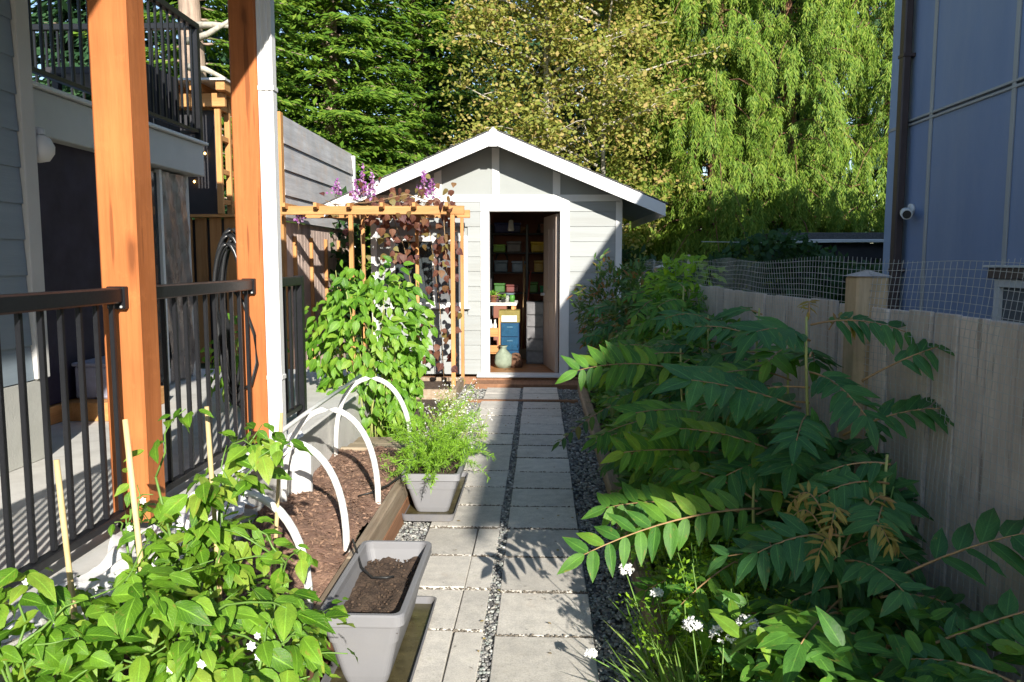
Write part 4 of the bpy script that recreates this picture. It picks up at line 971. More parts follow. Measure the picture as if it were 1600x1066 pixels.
for zz in (1.45, 3.4): bx('pipe_clip', MT['brownpipe'], dp, BX - .11, BX - .0005, 7.49, 7.61, zz, zz + .03, .003)
MB().add([(3.06, YN - .3, 4.99), (11.7, YN - .3, 4.99), (11.7, YF + .3, 4.99), (3.06, YF + .3, 4.99), (7.4, YN - .3, 5.85), (7.4, YF + .3, 5.85)], [(0, 1, 2, 3), (0, 3, 5, 4), (1, 4, 5, 2), (0, 4, 1), (3, 2, 5)]).build('roof', MT['shingle'], bh)
bx('gutter', MT['brownpipe'], bh, 3.04, 3.115, YN - .3, YF + .3, 4.88, 4.99, .01)
wd = MB()
WY0, WY1 = 5.0, 5.95
for a in ((WY0, WY1, 1.36, 1.42), (WY0, WY1, .80, .86), (WY0, WY0 + .07, .86, 1.36), (WY1 - .07, WY1, .86, 1.36)): wd.box(BX - .05, BX - .001, a[0], a[1], a[2], a[3], .004)
wd = wd.build('window', MT['trim_grey'], bh)
bx('window_pane', MT['screen'], wd, BX - .02, BX - .012, WY0 + .07, WY1 - .07, .86, 1.36, 0)
bx('glazing_bar', MT['trim_grey'], wd, BX - .03, BX - .021, 5.46, 5.485, .86, 1.36, .002); bx('glazing_bar', MT['trim_grey'], wd, BX - .034, BX - .031, WY0 + .07, WY1 - .07, 1.1, 1.12, 0)
bx('head_trim', MT['brownpipe'], wd, BX - .07, BX - .001, WY0 - .06, WY1 + .06, 1.422, 1.50, .004); bx('head_flashing', MT['trim_grey'], wd, BX - .09, BX - .001, WY0 - .08, WY1 + .09, 1.502, 1.52, .003)
sc_ = thing('security_camera', 'small white security camera on the blue wall beside the downpipe', 'camera', (BX - .03, 7.40, 2.0))
MB().tube([(BX - .001, 7.40, 2.02), (BX - .03, 7.40, 2.02)], .05, 14).build('mount', W, sc_)
MB().tube([(BX - .03, 7.42, 2.02), (BX - .10, 7.34, 1.985)], .022, 10).build('arm', W, sc_)
MB().tube([(BX - .07, 7.39, 1.99), (BX - .12, 7.25, 1.965)], .047, 16).build('body', W, sc_)
MB().tube([(BX - .12, 7.249, 1.965), (BX - .124, 7.238, 1.963)], .036, 16).build('lens', MT['rubber'], sc_)
# low dark building behind the right fence
ng = thing('neighbour_garage', 'low dark garage with pale gutter below the weeping cedars', 'garage', (6.3, 14.6, 0))
bx('wall', MT['dark'], ng, 4.3, 8.4, 13.8, 16, -.02, 1.85, 0)
for i in range(8): bx('wall_board', MT['dark'], ng, 4.3, 8.4, 13.775, 13.797, .05 + i * .22, .05 + i * .22 + .21, .004)
bx('gutter', MT['trim_grey'], ng, 4.1, 8.5, 13.62, 13.74, 1.86, 1.92, .01)
bx('roof', MT['shingle'], ng, 4.0, 8.6, 13.65, 16.2, 1.925, 2.03, .01)
wr = MB().tube([(2.6, 12.9, 1.86), (4., 12.9, 1.84), (5.3, 12.9, 1.86)], .006, 5).build('wire_line', MT['wire']); props(wr, 'thin pale wire strung behind the fence below the cedars', 'wire')
# ================================================================== PLANTS
def put_leaf(me, name, parent, pos, d, up, L, w=1.):
    o = bpy.data.objects.new(name, me); COL.objects.link(o); o.parent = parent
    R = vrot(d, up).to_4x4(); S = Matrix.Diagonal((L * w, L, L, 1.))
    o.matrix_basis = Matrix.Translation(Vector(pos) - org(parent)) @ R @ S
    return o
def bez(a, b, c, t): return a * (1 - t) ** 2 + b * 2 * t * (1 - t) + c * t * t
def frond(plant, base, tip, arch=.12, n=8, L=.13, mat='leaf_sumac', t0=.28, up=(-.08, -.42, .9), w=.92, term=True, r=.0045):
    a, c = Vector(base), Vector(tip); b = (a + c) / 2 + Vector((0, 0, arch)); rr = random
    pts = [bez(a, b, c, i / 10) for i in range(11)]
    f = MB().tube(pts, [r * (1 - .06 * i) for i in range(11)], 5).build('frond', MT['rachis'], plant, origin=base)
    mes = [tpl_mesh('leaflet_%s_%s' % (mat, q), q, MT[mat]) for q in ('lance', 'lance2', 'lance3')]
    up = Vector(up).normalized()
    for i in range(n):
        t = t0 + (.965 - t0) * i / (n - 1); p = bez(a, b, c, t); tg = (bez(a, b, c, min(1, t + .03)) - bez(a, b, c, t - .03)).normalized()
        sd = tg.cross(up).normalized(); k = math.sin(math.pi * (.22 + .62 * (t - t0) / (1 - t0))) 
        for s in (-1, 1):
            if rr.random() < .04: continue
            d = sd * s * rr.uniform(.75, .95) + tg * rr.uniform(.35, .62) - up * rr.uniform(-.05, .28)
            put_leaf(rr.choice(mes), 'leaflet', f, p + tg * .01 * s, d, up + Vector((rr.gauss(0, .2), rr.gauss(0, .2), 0)), L * (.62 + .42 * k) * rr.uniform(.88, 1.1), w * rr.uniform(.9, 1.12))
    if term: put_leaf(rr.choice(mes), 'leaflet', f, c, c - bez(a, b, c, .93) + Vector((0, 0, -.01)), up, L * .95, w)
    return f
def sumac(x, y, ztop, nf, flen, label, L=.13, mat='leaf_sumac', z0=.35, explicit=(), young=0, bias=None, z_base=.045, group='pinnate leaved saplings in the right bed'):
    t = thing('sumac_sapling', label, 'sapling', (x, y, z_base), group)
    sx, sy = random.uniform(-.05, .05), random.uniform(-.05, .05)
    st = [Vector((x + sx * u + .015 * math.sin(u * 5), y + sy * u, z_base + (ztop - z_base) * u)) for u in [i / 8 for i in range(9)]]
    MB().tube(st, [.011 - .0008 * i for i in range(9)], 8).build('stem', MT['stem_yel'], t)
    for i in range(nf):
        u = z0 + (1 - z0) * (i + .5) / nf; p = Vector((x + sx * u, y + sy * u, z_base + (ztop - z_base) * u))
        az = i * 2.4 + random.uniform(-.4, .4); l = flen * (1.15 - .45 * u) * random.uniform(.85, 1.15)
        d = Vector((math.cos(az), math.sin(az), 0))
        if p.x + d.x * l > 1.33 - .03 * p.y + (.18 if p.z > 1.3 else 0): d.x = -abs(d.x) * .7
        if bias: d = (d + Vector(bias)).normalized()
        frond(t, p, p + d * l + Vector((0, 0, l * random.uniform(-.45, .15) + (.1 * l if u > .8 else 0))), .18 * l, max(6, int(l / .044)), L * random.uniform(.85, 1.1), mat, .25)
    for e in explicit: frond(t, *e[:2], **e[2])
    for i in range(young):
        az = i * 1.3; p = Vector((x + sx, y + sy, ztop)) + Vector((.07 * math.cos(az), .07 * math.sin(az), .05 * (i % 3)))
        frond(t, p - Vector((0, 0, .05)), p + Vector((.09 * math.cos(az), .09 * math.sin(az), -.04)), .09, 6, .055, 'leaf_young', .2, w=.6, r=.003)
    return t
V3 = Vector
SB, SG = 'leaf_sumac2', 'leaf_sumac'
sumac(1.06, 3.02, 1.34, 14, .44, 'tall sapling with blue green leaves just left of the fence post', 0.132, SB, .35,
      [(V3((1.16, 2.85, 1.12)), V3((1.36, 2.72, 1.26)), dict(arch=.02, n=4, L=0.109, mat=SB, t0=.5)), (V3((1.10, 2.85, .92)), V3((1.37, 2.70, 1.05)), dict(arch=.05, n=6, L=0.126, mat=SB)),
       (V3((.98, 2.95, 1.0)), V3((.55, 2.85, 1.12)), dict(arch=.03, n=6, L=0.168, mat=SB, t0=.3, w=1.1)), (V3((.95, 2.98, .8)), V3((.52, 2.9, .93)), dict(arch=.05, n=8, L=0.134, mat=SG))], 2)
sumac(.93, 2.36, .72, 13, .40, 'low sapling with yellow young tips at the front of the right bed', 0.116, SB, .25,
      [(V3((1.02, 2.25, .62)), V3((1.34, 2.10, .83)), dict(arch=.04, n=5, L=0.151, mat=SB, t0=.35)), (V3((.99, 2.05, .5)), V3((1.33, 1.92, .72)), dict(arch=.03, n=9, L=0.092, mat=SB, w=1.25)),
       (V3((.9, 2.3, .5)), V3((.68, 1.98, .56)), dict(arch=.05, n=5, L=0.143, mat=SG, t0=.4)), (V3((1.0, 2.2, .45)), V3((1.15, 1.85, .36)), dict(arch=.06, n=6, L=0.126, mat=SB)), (V3((1.02, 2.3, .55)), V3((1.28, 2.3, .5)), dict(arch=.06, n=6, L=0.126, mat=SB))], 9)
sumac(.80, 2.86, .74, 11, .42, 'sapling whose sunlit frond with red stalk reaches over the gravel', 0.112, SG, .25,
      [(V3((.80, 2.80, .66)), V3((.15, 2.55, .575)), dict(arch=.075, n=11, L=0.118, t0=.12, mat=SG, up=(-.05, -.8, .6))), (V3((.78, 2.92, .60)), V3((.26, 2.98, .60)), dict(arch=.07, n=11, L=0.118, mat=SG, up=(0, -.7, .7))),
       (V3((.80, 2.75, .52)), V3((.47, 2.52, .42)), dict(arch=.06, n=6, L=0.101, mat=SG))])
sumac(.86, 3.62, .98, 14, .5, 'leafy sapling in the middle of the right bed', 0.124, SG, .25,
      [(V3((.80, 3.45, .70)), V3((.36, 3.32, .735)), dict(arch=.03, n=10, L=0.118, mat=SG, up=(0, -.85, .5))), (V3((.82, 3.5, .85)), V3((.40, 3.25, .92)), dict(arch=.05, n=8, L=0.134, mat=SG)), (V3((.82, 3.3, .62)), V3((.40, 3.0, .52)), dict(arch=.05, n=9, L=0.126, mat=SG))])
sumac(.80, 4.25, 1.08, 13, .5, 'sapling with one bright sunlit frond above the path edge', 0.120, SG, .3,
      [(V3((.74, 4.12, .98)), V3((.19, 3.95, 1.0)), dict(arch=.07, n=11, L=0.134, t0=.15, mat=SG, up=(0, -.9, .45))), (V3((.75, 4.2, .7)), V3((.3, 4.1, .62)), dict(arch=.08, n=9, L=0.118, mat=SG))])
sumac(.85, 5.05, 1.12, 12, .48, 'sapling with an olive frond drooping to the gravel', 0.112, SG, .3,
      [(V3((.70, 5.0, .72)), V3((.13, 4.95, .40)), dict(arch=.10, n=12, L=0.092, mat='leaf_nandina', t0=.1))])
sumac(1.0, 4.55, 1.24, 13, .45, 'sapling growing against the fence behind the post', 0.124, SB, .35)
sumac(.95, 6.0, 1.36, 14, .45, 'farther sapling rising to the top of the fence', 0.108, SG, .35)
sumac(1.12, 2.60, .92, 10, .34, 'thin sapling close to the fence boards', 0.116, SB, .25, bias=(-.2, -.5, 0))
sumac(1.10, 3.45, 1.20, 11, .38, 'sapling half hidden behind the tall blue green one', 0.120, SG, .35, bias=(-.4, -.2, 0))
sumac(1.0, 1.70, .40, 10, .30, 'broad leaved low sapling at the lower right corner of the picture', 0.128, SG, .25)
sumac(1.16, 1.85, .55, 10, .32, 'low sapling by the fence at the picture edge', 0.116, SB, .25)
sumac(1.02, 2.12, .48, 10, .32, 'dark leaved low sapling between the white flowers and the fence', 0.120, SB, .25)
sumac(.70, 3.25, .62, 10, .36, 'low sapling leaning over the timber edging', 0.100, SG, .25)
sumac(.98, 5.45, 1.38, 12, .46, 'sapling hiding the fence behind the olive frond', .115, SG, .35, bias=(-.3, -.2, 0))
sumac(1.06, 6.55, 1.45, 12, .42, 'sapling reaching into the wire mesh', .11, SG, .4, bias=(-.3, -.2, 0))
sumac(.86, 7.25, 1.38, 12, .45, 'farthest sapling in front of the red tipped shrub', .11, SB, .35, bias=(-.2, -.3, 0))
sumac(1.05, 3.95, 1.32, 12, .42, 'sapling behind the fence post with leaves above the boards', .125, SB, .4, bias=(-.4, -.2, 0))
sumac(.72, 3.72, .72, 11, .38, 'low sapling filling the bed edge opposite the fern trough', .11, SG, .25)
sumac(.72, 4.65, .85, 11, .40, 'low sapling at the bed edge before the olive frond', .11, SB, .25)
def shrub(name, label, c, rad, n_obj, n_mass, tpl, mat, L, cat='shrub', stems=8, hang=-.2, face=(0, -.6, .8), stem_mat='stem_green', w=1., z0=.05, group=None):
    """rounded shrub: stems, up to n_obj leaves of its own, the rest one mass"""
    t = thing(name, label, cat, (c[0], c[1], z0), group)
    for i in range(stems):
        a = random.uniform(0, 6.28); r = random.uniform(.3, .85)
        b = Vector((c[0] + .3 * rad[0] * math.cos(a) * r, c[1] + .3 * rad[1] * math.sin(a) * r, z0)); e = Vector((c[0] + rad[0] * math.cos(a) * r, c[1] + rad[1] * math.sin(a) * r, c[2] + rad[2] * random.uniform(.2, .95)))
        pts = [b.lerp(e, k / 6) + Vector((random.uniform(-.02, .02), random.uniform(-.02, .02), 0)) for k in range(7)]
        MB().tube(pts, [.006 - .0006 * k for k in range(7)], 5).build('stem', MT[stem_mat], t)
    n = n_obj + n_mass
    q = RNG.normal(size=(n, 3)); q /= np.linalg.norm(q, axis=1, keepdims=True); rr = RNG.uniform(.45, 1., n) ** .5
    rr *= 1 + .16 * np.sin(q[:, 0] * 7 + q[:, 2] * 5) + .10 * np.sin(q[:, 1] * 9 + q[:, 2] * 11)
    P = q * rr[:, None] * np.array(rad) + np.array(c); P[:, 2] = np.maximum(P[:, 2], z0 + .08)
    D = q * .55 + rvec(n, .35) + np.array([0, -.1, hang]); U = np.array(face) + q * .4 + rvec(n, .3)
    Ls = L * RNG.uniform(.6, 1.15, n); order = np.argsort(P[:, 1] - .3 * q[:, 2])
    P, D, U, Ls = P[order], D[order], U[order], Ls[order]
    me = tpl_mesh('leaf_%s_%s' % (tpl, mat), tpl, MT[mat])
    for i in range(n_obj): put_leaf(me, 'leaf', t, P[i], D[i], U[i], Ls[i], w)
    if n_mass: leaf_cloud('leaf_mass', tpl, P[n_obj:], D[n_obj:], U[n_obj:], Ls[n_obj:], w, MT[mat], t, 'stuff')
    return t
# tall leafy bush between railing and trellis
shrub('leafy_bush', 'tall bright green leafy bush between the short railing and the trellis', (-1.40, 6.35, .82), (.47, .42, .70), 300, 900, 'ovate', 'leaf_bush', .108, 'bush', 22, -.75, (0, -.9, .55), 'stem_yel', .95)
shrub('leafy_bush', 'smaller bush crowding the right side of the tall leafy bush', (-1.20, 6.6, .52), (.2, .26, .42), 130, 90, 'ovate', 'leaf_bush', .10, 'bush', 10, -.7, (0, -.9, .55), 'stem_yel', .9)
shrub('leafy_bush', 'green plants growing on the patio behind the railing', (-2.05, 5.4, .85), (.22, .3, .33), 120, 60, 'ovate', 'leaf_bush', .09, 'bush', 8, -.5, (0, -.8, .6), 'stem_green', .9, .53)
shrub('nandina_shrub', 'fine leaved shrub with reddish tips beside the shed corner', (.80, 8.1, .95), (.42, .5, .62), 280, 2200, 'lance', 'leaf_nandina', .085, 'shrub', 14, -.1, (0, -.4, 1), 'stem_brown', .8)
shrub('hedge_shrub', 'dark bushy shrub behind the saplings in front of the mesh', (.98, 7.0, .9), (.38, .55, .55), 200, 1500, 'lance', 'leaf_nandina', .095, 'shrub', 10, -.1, (0, -.4, 1), 'stem_brown', .9)
shrub('climber_shrub', 'yellow green climber growing through the wire mesh', (1.12, 6.3, 1.25), (.26, .5, .35), 200, 500, 'ovate', 'leaf_ferny', .075, 'shrub', 8, -.3, (0, -.6, .8), 'stem_green', .9)
shrub('hedge_shrub', 'leafy green shrub in the bed behind the sunlit frond', (.98, 4.85, .80), (.30, .55, .42), 220, 700, 'lance', 'leaf_sumac', .10, 'shrub', 10, -.15, (0, -.5, .9), 'stem_green', .95)
shrub('hedge_shrub', 'leafy green shrub farther back against the fence boards', (1.0, 5.85, .88), (.28, .55, .45), 220, 700, 'lance', 'leaf_sumac', .095, 'shrub', 10, -.15, (0, -.5, .9), 'stem_green', .95)
shrub('hedge_shrub', 'low dense shrub at the fence foot behind the yellow young tips', (1.10, 2.95, .52), (.22, .5, .38), 220, 500, 'lance', 'leaf_sumac2', .10, 'shrub', 8, -.2, (0, -.6, .8), 'stem_green', .95)
# undergrowth in the bed: one mass nobody could count
k = 9500; x = RNG.uniform(.52, 1.28, k); y = 1.6 + 7.6 * RNG.uniform(0, 1, k) ** 1.25
P = np.stack([x, y, .05 + RNG.uniform(0, 1, k) ** 1.6 * (.46 + .12 * np.sin(y * 4) + np.clip(y - 3.2, 0, 3) * .12)], 1)
u_ = leaf_cloud('undergrowth', 'lance', P, rvec(k) * np.array([1, 1, .4]), rvec(k, .4) + np.array([0, -.2, 1.]), RNG.uniform(.05, .115, k), 1., MT['leaf_sumac'])
props(u_, 'dense low green undergrowth under the saplings of the right bed', 'undergrowth', kind='stuff')
# ferny bright ground plant
t = thing('ferny_plant', 'bright green feathery herb at the edge of the right bed', 'herb', (.64, 2.75, .045))
for i in range(110):
    b = Vector((.62 + random.gauss(0, .085), 2.68 + random.gauss(0, .2), .05)); a = random.uniform(0, 6.28); l = random.uniform(.12, .26)
    e = b + Vector((math.cos(a) * l * .7, math.sin(a) * l * .7, random.uniform(.2, .54)))
    m = MB().tube([b, b.lerp(e, .5) + Vector((0, 0, .05)), e], .0018, 4).build('frond', MT['stem_green'], t, origin=b)
    k = 64; tt = RNG.uniform(.35, 1, k); Pp = np.array([bez(b, b.lerp(e, .5) + Vector((0, 0, .06)), e, s) for s in tt]) + rvec(k, .019)
    leaf_cloud('leaflets', 'diaw', Pp, rvec(k) * np.array([1, 1, .5]), rvec(k, .4) + np.array([0, 0, 1.]), RNG.uniform(.010, .024, k), .9, MT['leaf_ferny'], m, 'stuff')
# garlic chives
def chive(x, y, z, label, dx=.03, dy=.05, r=.024):
    t = thing('garlic_chive', label, 'flower', (x + dx, y + dy, .045), 'white flowering garlic chives')
    MB().tube([(x + dx, y + dy, .045), (x + dx * .4, y + dy * .4, z * .55), (x, y, z - .012)], .0022, 5).build('stalk', MT['stem_green'], t)
    k = 46; q = RNG.normal(size=(k, 3)); q /= np.linalg.norm(q, axis=1, keepdims=True); q[:, 2] = np.abs(q[:, 2]) * .9 - .15
    Pp = np.repeat(q * r + np.array([x, y, z]), 5, axis=0); Dd = np.repeat(q, 5, axis=0) * .35 + rvec(k * 5, .7)
    leaf_cloud('flower_head', 'diaw', Pp, Dd, np.repeat(q, 5, axis=0) + rvec(k * 5, .2), RNG.uniform(.008, .012, k * 5), 1.1, MT['petal'], t)
    return t
chive(.315, 2.76, .44, 'white flower head hanging over the gravel below the sunlit frond', .16, -.06)
chive(.42, 2.72, .37, 'small white flower head left of the feathery herb', .1, .02, .017)
chive(.185, 2.66, .17, 'white flower head bent low over the path slab', .28, .02, .016)
chive(.445, 2.20, .50, 'leftmost of the three white flower heads at the bottom of the picture', .08, .02)
chive(.525, 2.16, .495, 'largest white flower head at the bottom of the picture', .0, .02, .034)
chive(.60, 2.20, .505, 'white flower head right of the largest one at the bottom', -.01, .02, .03)
chive(.50, 2.05, .335, 'lowest white flower head, cut by the bottom edge', .02, .02, .022)
k = 240; Pp = np.stack([RNG.uniform(.40, .66, k), RNG.uniform(1.9, 2.75, k), np.full(k, .04)], 1)
gr = leaf_cloud('grass_tufts', 'blade', Pp, rvec(k, .5) + np.array([-.25, -.1, .9]), rvec(k, .5) + np.array([0, -1., .4]), RNG.uniform(.14, .34, k), .55, MT['grass']); props(gr, 'thin grass and chive blades along the timber edging', 'grass', kind='stuff')

# ------------------------------------------------ pepper plants
def pepper(x, y, zb, h, spread, nl, label, stems=3, L=.085, lean=(0, 0)):
    t = thing('pepper_plant', label, 'pepper plant', (x, y, zb), 'pepper plants in the raised bed')
    nodes = []
    for s in range(stems):
        a0 = random.uniform(0, 6.28)
        p = Vector((x + random.uniform(-.02, .02), y + random.uniform(-.02, .02), zb)); top = Vector((x + lean[0] + spread * .45 * math.cos(a0), y + lean[1] + spread * .45 * math.sin(a0), zb + h * random.uniform(.55, .8)))
        main = [p.lerp(top, k / 5) + Vector((random.gauss(0, .01), random.gauss(0, .01), 0)) for k in range(6)]
        MB().tube(main, [.007, .0065, .006, .005, .0042, .0036], 6).build('stem', MT['stem_green'], t)
        for b in range(5):
            st = main[random.choice((2, 3, 4, 5, 5))]; a = random.uniform(0, 6.28); l = random.uniform(.35, .75) * spread
            en = st + Vector((math.cos(a) * l, math.sin(a) * l, random.uniform(.05, .36) * h)); en.z = min(en.z, zb + h)
            br = [st.lerp(en, k / 4) + Vector((random.gauss(0, .008), random.gauss(0, .008), .02 * math.sin(k))) for k in range(5)]
            MB().tube(br, [.0036, .0032, .0027, .0022, .0016], 5).build('branch', MT['stem_green'], t)
            nodes += br[1:] + [br[4]] * 2
    mes = [tpl_mesh('pepper_' + q, q, MT['leaf_pepper']) for q in ('ovate', 'ovate2', 'ovate3')]
    for i in range(nl):
        nd = random.choice(nodes); rad = Vector((nd.x - x - lean[0], nd.y - y - lean[1], 0)); a = random.uniform(0, 6.28)
        d = rad * 3. + Vector((math.cos(a), math.sin(a), 0)) * .8 + Vector((0, -.15, random.uniform(-.75, .12)))
        d.normalize(); pos = nd + d * random.uniform(.0, .05) + Vector((random.gauss(0, .012), random.gauss(0, .012), random.gauss(0, .02)))
        put_leaf(random.choice(mes), 'leaf', t, pos, d, Vector((random.gauss(0, .35), -.35 + random.gauss(0, .35), 1.)), L * random.choice((random.uniform(.3, .6), random.uniform(.6, 1.0), random.uniform(.8, 1.35))), random.uniform(.78, 1.1))
    fm = SHARED.get('flower')
    if fm is None:
        k = 6; q = np.array([(math.cos(i * 1.047), math.sin(i * 1.047), .15) for i in range(k)])
        V, Q, UV = TPL['diaw']; R = frames(q, np.tile(np.array([[0., 0, 1]]), (k, 1))); VV = np.einsum('kij,knj->kni', R, np.tile(V[None] * np.array([1.3, 1, 1]), (k, 1, 1)))
        QQ = (Q[None] + (np.arange(k) * 4)[:, None, None]).reshape(-1, 4); fm = SHARED['flower'] = np_mesh('flower', VV.reshape(-1, 3), [QQ], MT['petal'], np.tile(UV, (k, 1)))
    for i in range(3):
        nd = random.choice(nodes); put_leaf(fm, 'flower', t, nd + Vector((random.gauss(0, .03), -.02, -.015)), Vector((1, 0, .2)), Vector((random.gauss(0, .5), -.8, .1)), random.uniform(.010, .014))
    return t
pepper(-1.08, 2.36, .25, .88, .25, 189, 'tall pepper plant tied to the middle bamboo stake', 3, .076)
pepper(-1.34, 2.0, .25, .47, .32, 216, 'pepper plant leaning against the patio edge beside the left stakes', 3, .076)
pepper(-1.22, 1.74, .25, .60, .36, 256, 'dense pepper plant in the lower left corner of the picture', 4, .076)
pepper(-.92, 1.90, .25, .56, .34, 256, 'bushy pepper plant at the bottom beside the bare trough', 4, .08)
pepper(-.92, 2.28, .25, .52, .28, 202, 'pepper plant hanging over the corner of the bare trough', 3, .076)
pepper(-.80, 1.80, .25, .42, .30, 175, 'low pepper plant at the bottom edge in front of the bare trough', 3, .076)
pepper(-.86, 1.97, .25, .42, .26, 120, 'pepper plant leaning out of the bed in front of the bare trough', 4, .076, (.08, 0))
pepper(-1.02, 1.52, .25, .48, .3, 162, 'large leaved pepper plant cut by the bottom edge of the picture', 3, .085)
pepper(-1.34, 2.40, .3, .60, .12, 35, 'thin pepper shoot beside the second bamboo stake', 2, .075)
def stake(a, b, r, label):
    o = MB().tube([Vector(a).lerp(Vector(b), i / 6) for i in range(7)], [r * (1.12 if i % 2 else 1) for i in range(7)], 8).build('bamboo_stake', MT['bamboo'], origin=a); props(o, label, 'stake', 'bamboo stakes among the peppers')
stake((-1.22, 1.98, .2), (-1.318, 2.06, 1.01), .0075, 'leftmost bamboo stake among the peppers')
stake((-1.06, 2.05, .2), (-1.17, 2.15, 1.105), .0080, 'tall bamboo stake crossing the base of the nearest orange post')
stake((-.99, 2.34, .2), (-1.035, 2.38, 1.10), .0072, 'bamboo stake behind the tall pepper plant, right of the nearest orange post')
stake((-.985, 2.75, .2), (-.975, 2.9, .98), .007, 'short bamboo stake in front of the white downspout')

# ------------------------------------------------ fern in the trough
t = thing('asparagus_fern', 'feathery light green fern spilling out of the second trough', 'fern', (-.64, 4.85, .26))
for i in range(92):
    b = Vector((-.64 + random.gauss(0, .06), 4.85 + random.gauss(0, .16), .262)); a = random.uniform(0, 6.28); l = random.uniform(.16, .34)
    e = b + Vector((math.cos(a) * l, math.sin(a) * l * 1.2, random.uniform(.0, .34))); c = b.lerp(e, .5) + Vector((0, 0, random.uniform(.08, .2)))
    m = MB().tube([bez(b, c, e, s / 6) for s in range(7)], .0016, 4).build('frond', MT['stem_green'], t, origin=b)
    k = 130; tt = RNG.uniform(.15, 1, k); Pp = np.array([bez(b, c, e, s) for s in tt]); tg = np.array(e - b)
    leaf_cloud('needles', 'dia', Pp, rvec(k, .6) + tg / np.linalg.norm(tg) * .6, rvec(k) + np.array([0, 0, 1.]), RNG.uniform(.018, .045, k), .36, MT['leaf_asp'], m, 'stuff')
def wisp(name, label, cx, cy, rx, ry, h, n, z0=.01):
    t = thing(name, label, 'flowers', (cx, cy, z0), 'wispy white flowers by the path'); st = MB(); fl = []; lv = []
    for i in range(n):
        b = Vector((cx + random.gauss(0, .35) * rx, cy + random.gauss(0, .35) * ry, z0)); e = Vector((cx + random.uniform(-1, 1) * rx, cy + random.uniform(-1, 1) * ry, z0 + h * random.uniform(.4, 1)))
        c = b.lerp(e, .5) + Vector((random.gauss(0, .03), random.gauss(0, .03), .05)); st.tube([bez(b, c, e, s / 4) for s in range(5)], .0015, 3, False)
        for _ in range(2): fl.append(e + Vector((random.gauss(0, .022), random.gauss(0, .022), random.gauss(0, .016))))
        for _ in range(7): lv.append(bez(b, c, e, random.uniform(.1, .95)))
    st.build('stems', MT['stem_yel'], t)
    P = np.repeat(np.array(fl), 4, axis=0); k = len(P); leaf_cloud('blossoms', 'diaw', P, rvec(k) * np.array([1, 1, .4]), rvec(k, .4) + np.array([0, -.5, 1.]), .011, 1.1, MT['petal'], t, 'stuff')
    P = np.array(lv); k = len(P); leaf_cloud('leaves', 'dia', P, rvec(k) + np.array([0, 0, .5]), rvec(k), RNG.uniform(.02, .05, k), .6, MT['leaf_asp'], t, 'stuff')
wisp('flower_clump', 'pale wispy flower clump behind the fern', -.70, 5.95, .2, .45, .42, 90)
wisp('flower_clump', 'pale wispy flower clump near the planter box', -.80, 7.3, .2, .7, .36, 80)
wisp('flower_clump', 'small stray white flowers hanging over the path slabs', -.50, 6.6, .16, .25, .26, 16)

# ------------------------------------------------ purple bean vine on the trellis
vn = thing('bean_vine', 'purple leaved bean vine climbing over the pergola trellis', 'vine', (-1.2, 9.25, .1), None)
me = tpl_mesh('vine_leaf', 'heart', MT['leaf_vine'])
paths = [[(-1.05, 9.3, .1), (-1.02, 9.2, .8), (-1.08, 9.1, 1.5), (-1.1, 9.0, 2.1), (-1.4, 9.1, 2.25)], [(-1.55, 9.3, .1), (-1.52, 9.5, 1.), (-1.6, 9.3, 1.7), (-1.75, 9.1, 2.2), (-2.2, 9.2, 2.22)],
         [(-1.15, 9.35, .1), (-1.2, 9.4, 1.), (-1.3, 9.3, 1.9), (-1.5, 9.2, 2.25), (-1.9, 9.4, 2.3)], [(-2.1, 9.5, .1), (-2.14, 9.5, 1.2), (-2.1, 9.2, 2.1), (-2.5, 9.2, 2.25)], [(-1.1, 9.0, 2.18), (-1.5, 8.95, 2.3), (-1.9, 9.0, 2.22), (-2.4, 8.95, 2.18)]]
for pth in paths: MB().tube(pth, .005, 5).build('stem', MT['stem_brown'], vn)
for i in range(295):
    r = random.random()
    if r < .62: p = Vector((-1.62 + random.gauss(0, .38), 9.2 + random.uniform(-.38, .4), 2.16 + random.gauss(.03, .13)))
    elif r < .86: p = Vector((-1.08 + random.gauss(0, .13), 9.1 + random.uniform(-.25, .3), random.uniform(.35, 2.0)))
    else: p = Vector((-1.6 + random.gauss(0, .25), 9.2 + random.uniform(-.3, .3), random.uniform(1.55, 2.05)))
    if p.x > -.9: p.x = -1.0
    put_leaf(me, 'leaf', vn, p, Vector((random.gauss(0, .5), -.3 + random.gauss(0, .4), -.6 + random.gauss(0, .4))), Vector((random.gauss(0, .4), -.8, .6)), random.uniform(.06, .11), 1.)
for (x, y, z0, h) in ((-2.02, 9.05, 2.28, .36), (-1.93, 9.1, 2.25, .30), (-2.10, 9.0, 2.25, .22), (-1.32, 9.0, 2.28, .28), (-1.24, 9.05, 2.26, .22), (-2.75, 8.95, 2.0, .14), (-2.3, 8.95, 2.3, .16)):
    s = MB().tube([(x, y, z0 - .1), (x + .01, y, z0 + h)], .003, 5).build('flower_spike', MT['stem_brown'], vn, origin=(x, y, z0))
    k = 80; tt = RNG.uniform(.0, 1, k); Pp = np.stack([x + RNG.normal(size=k) * .034 * (1.1 - tt), y + RNG.normal(size=k) * .03 * (1.1 - tt), z0 + tt * h], 1)
    leaf_cloud('blossoms', 'diaw', Pp, rvec(k), rvec(k) + np.array([0, -1., .4]), RNG.uniform(.025, .045, k), 1.2, MT['petal_p'], s, 'stuff')

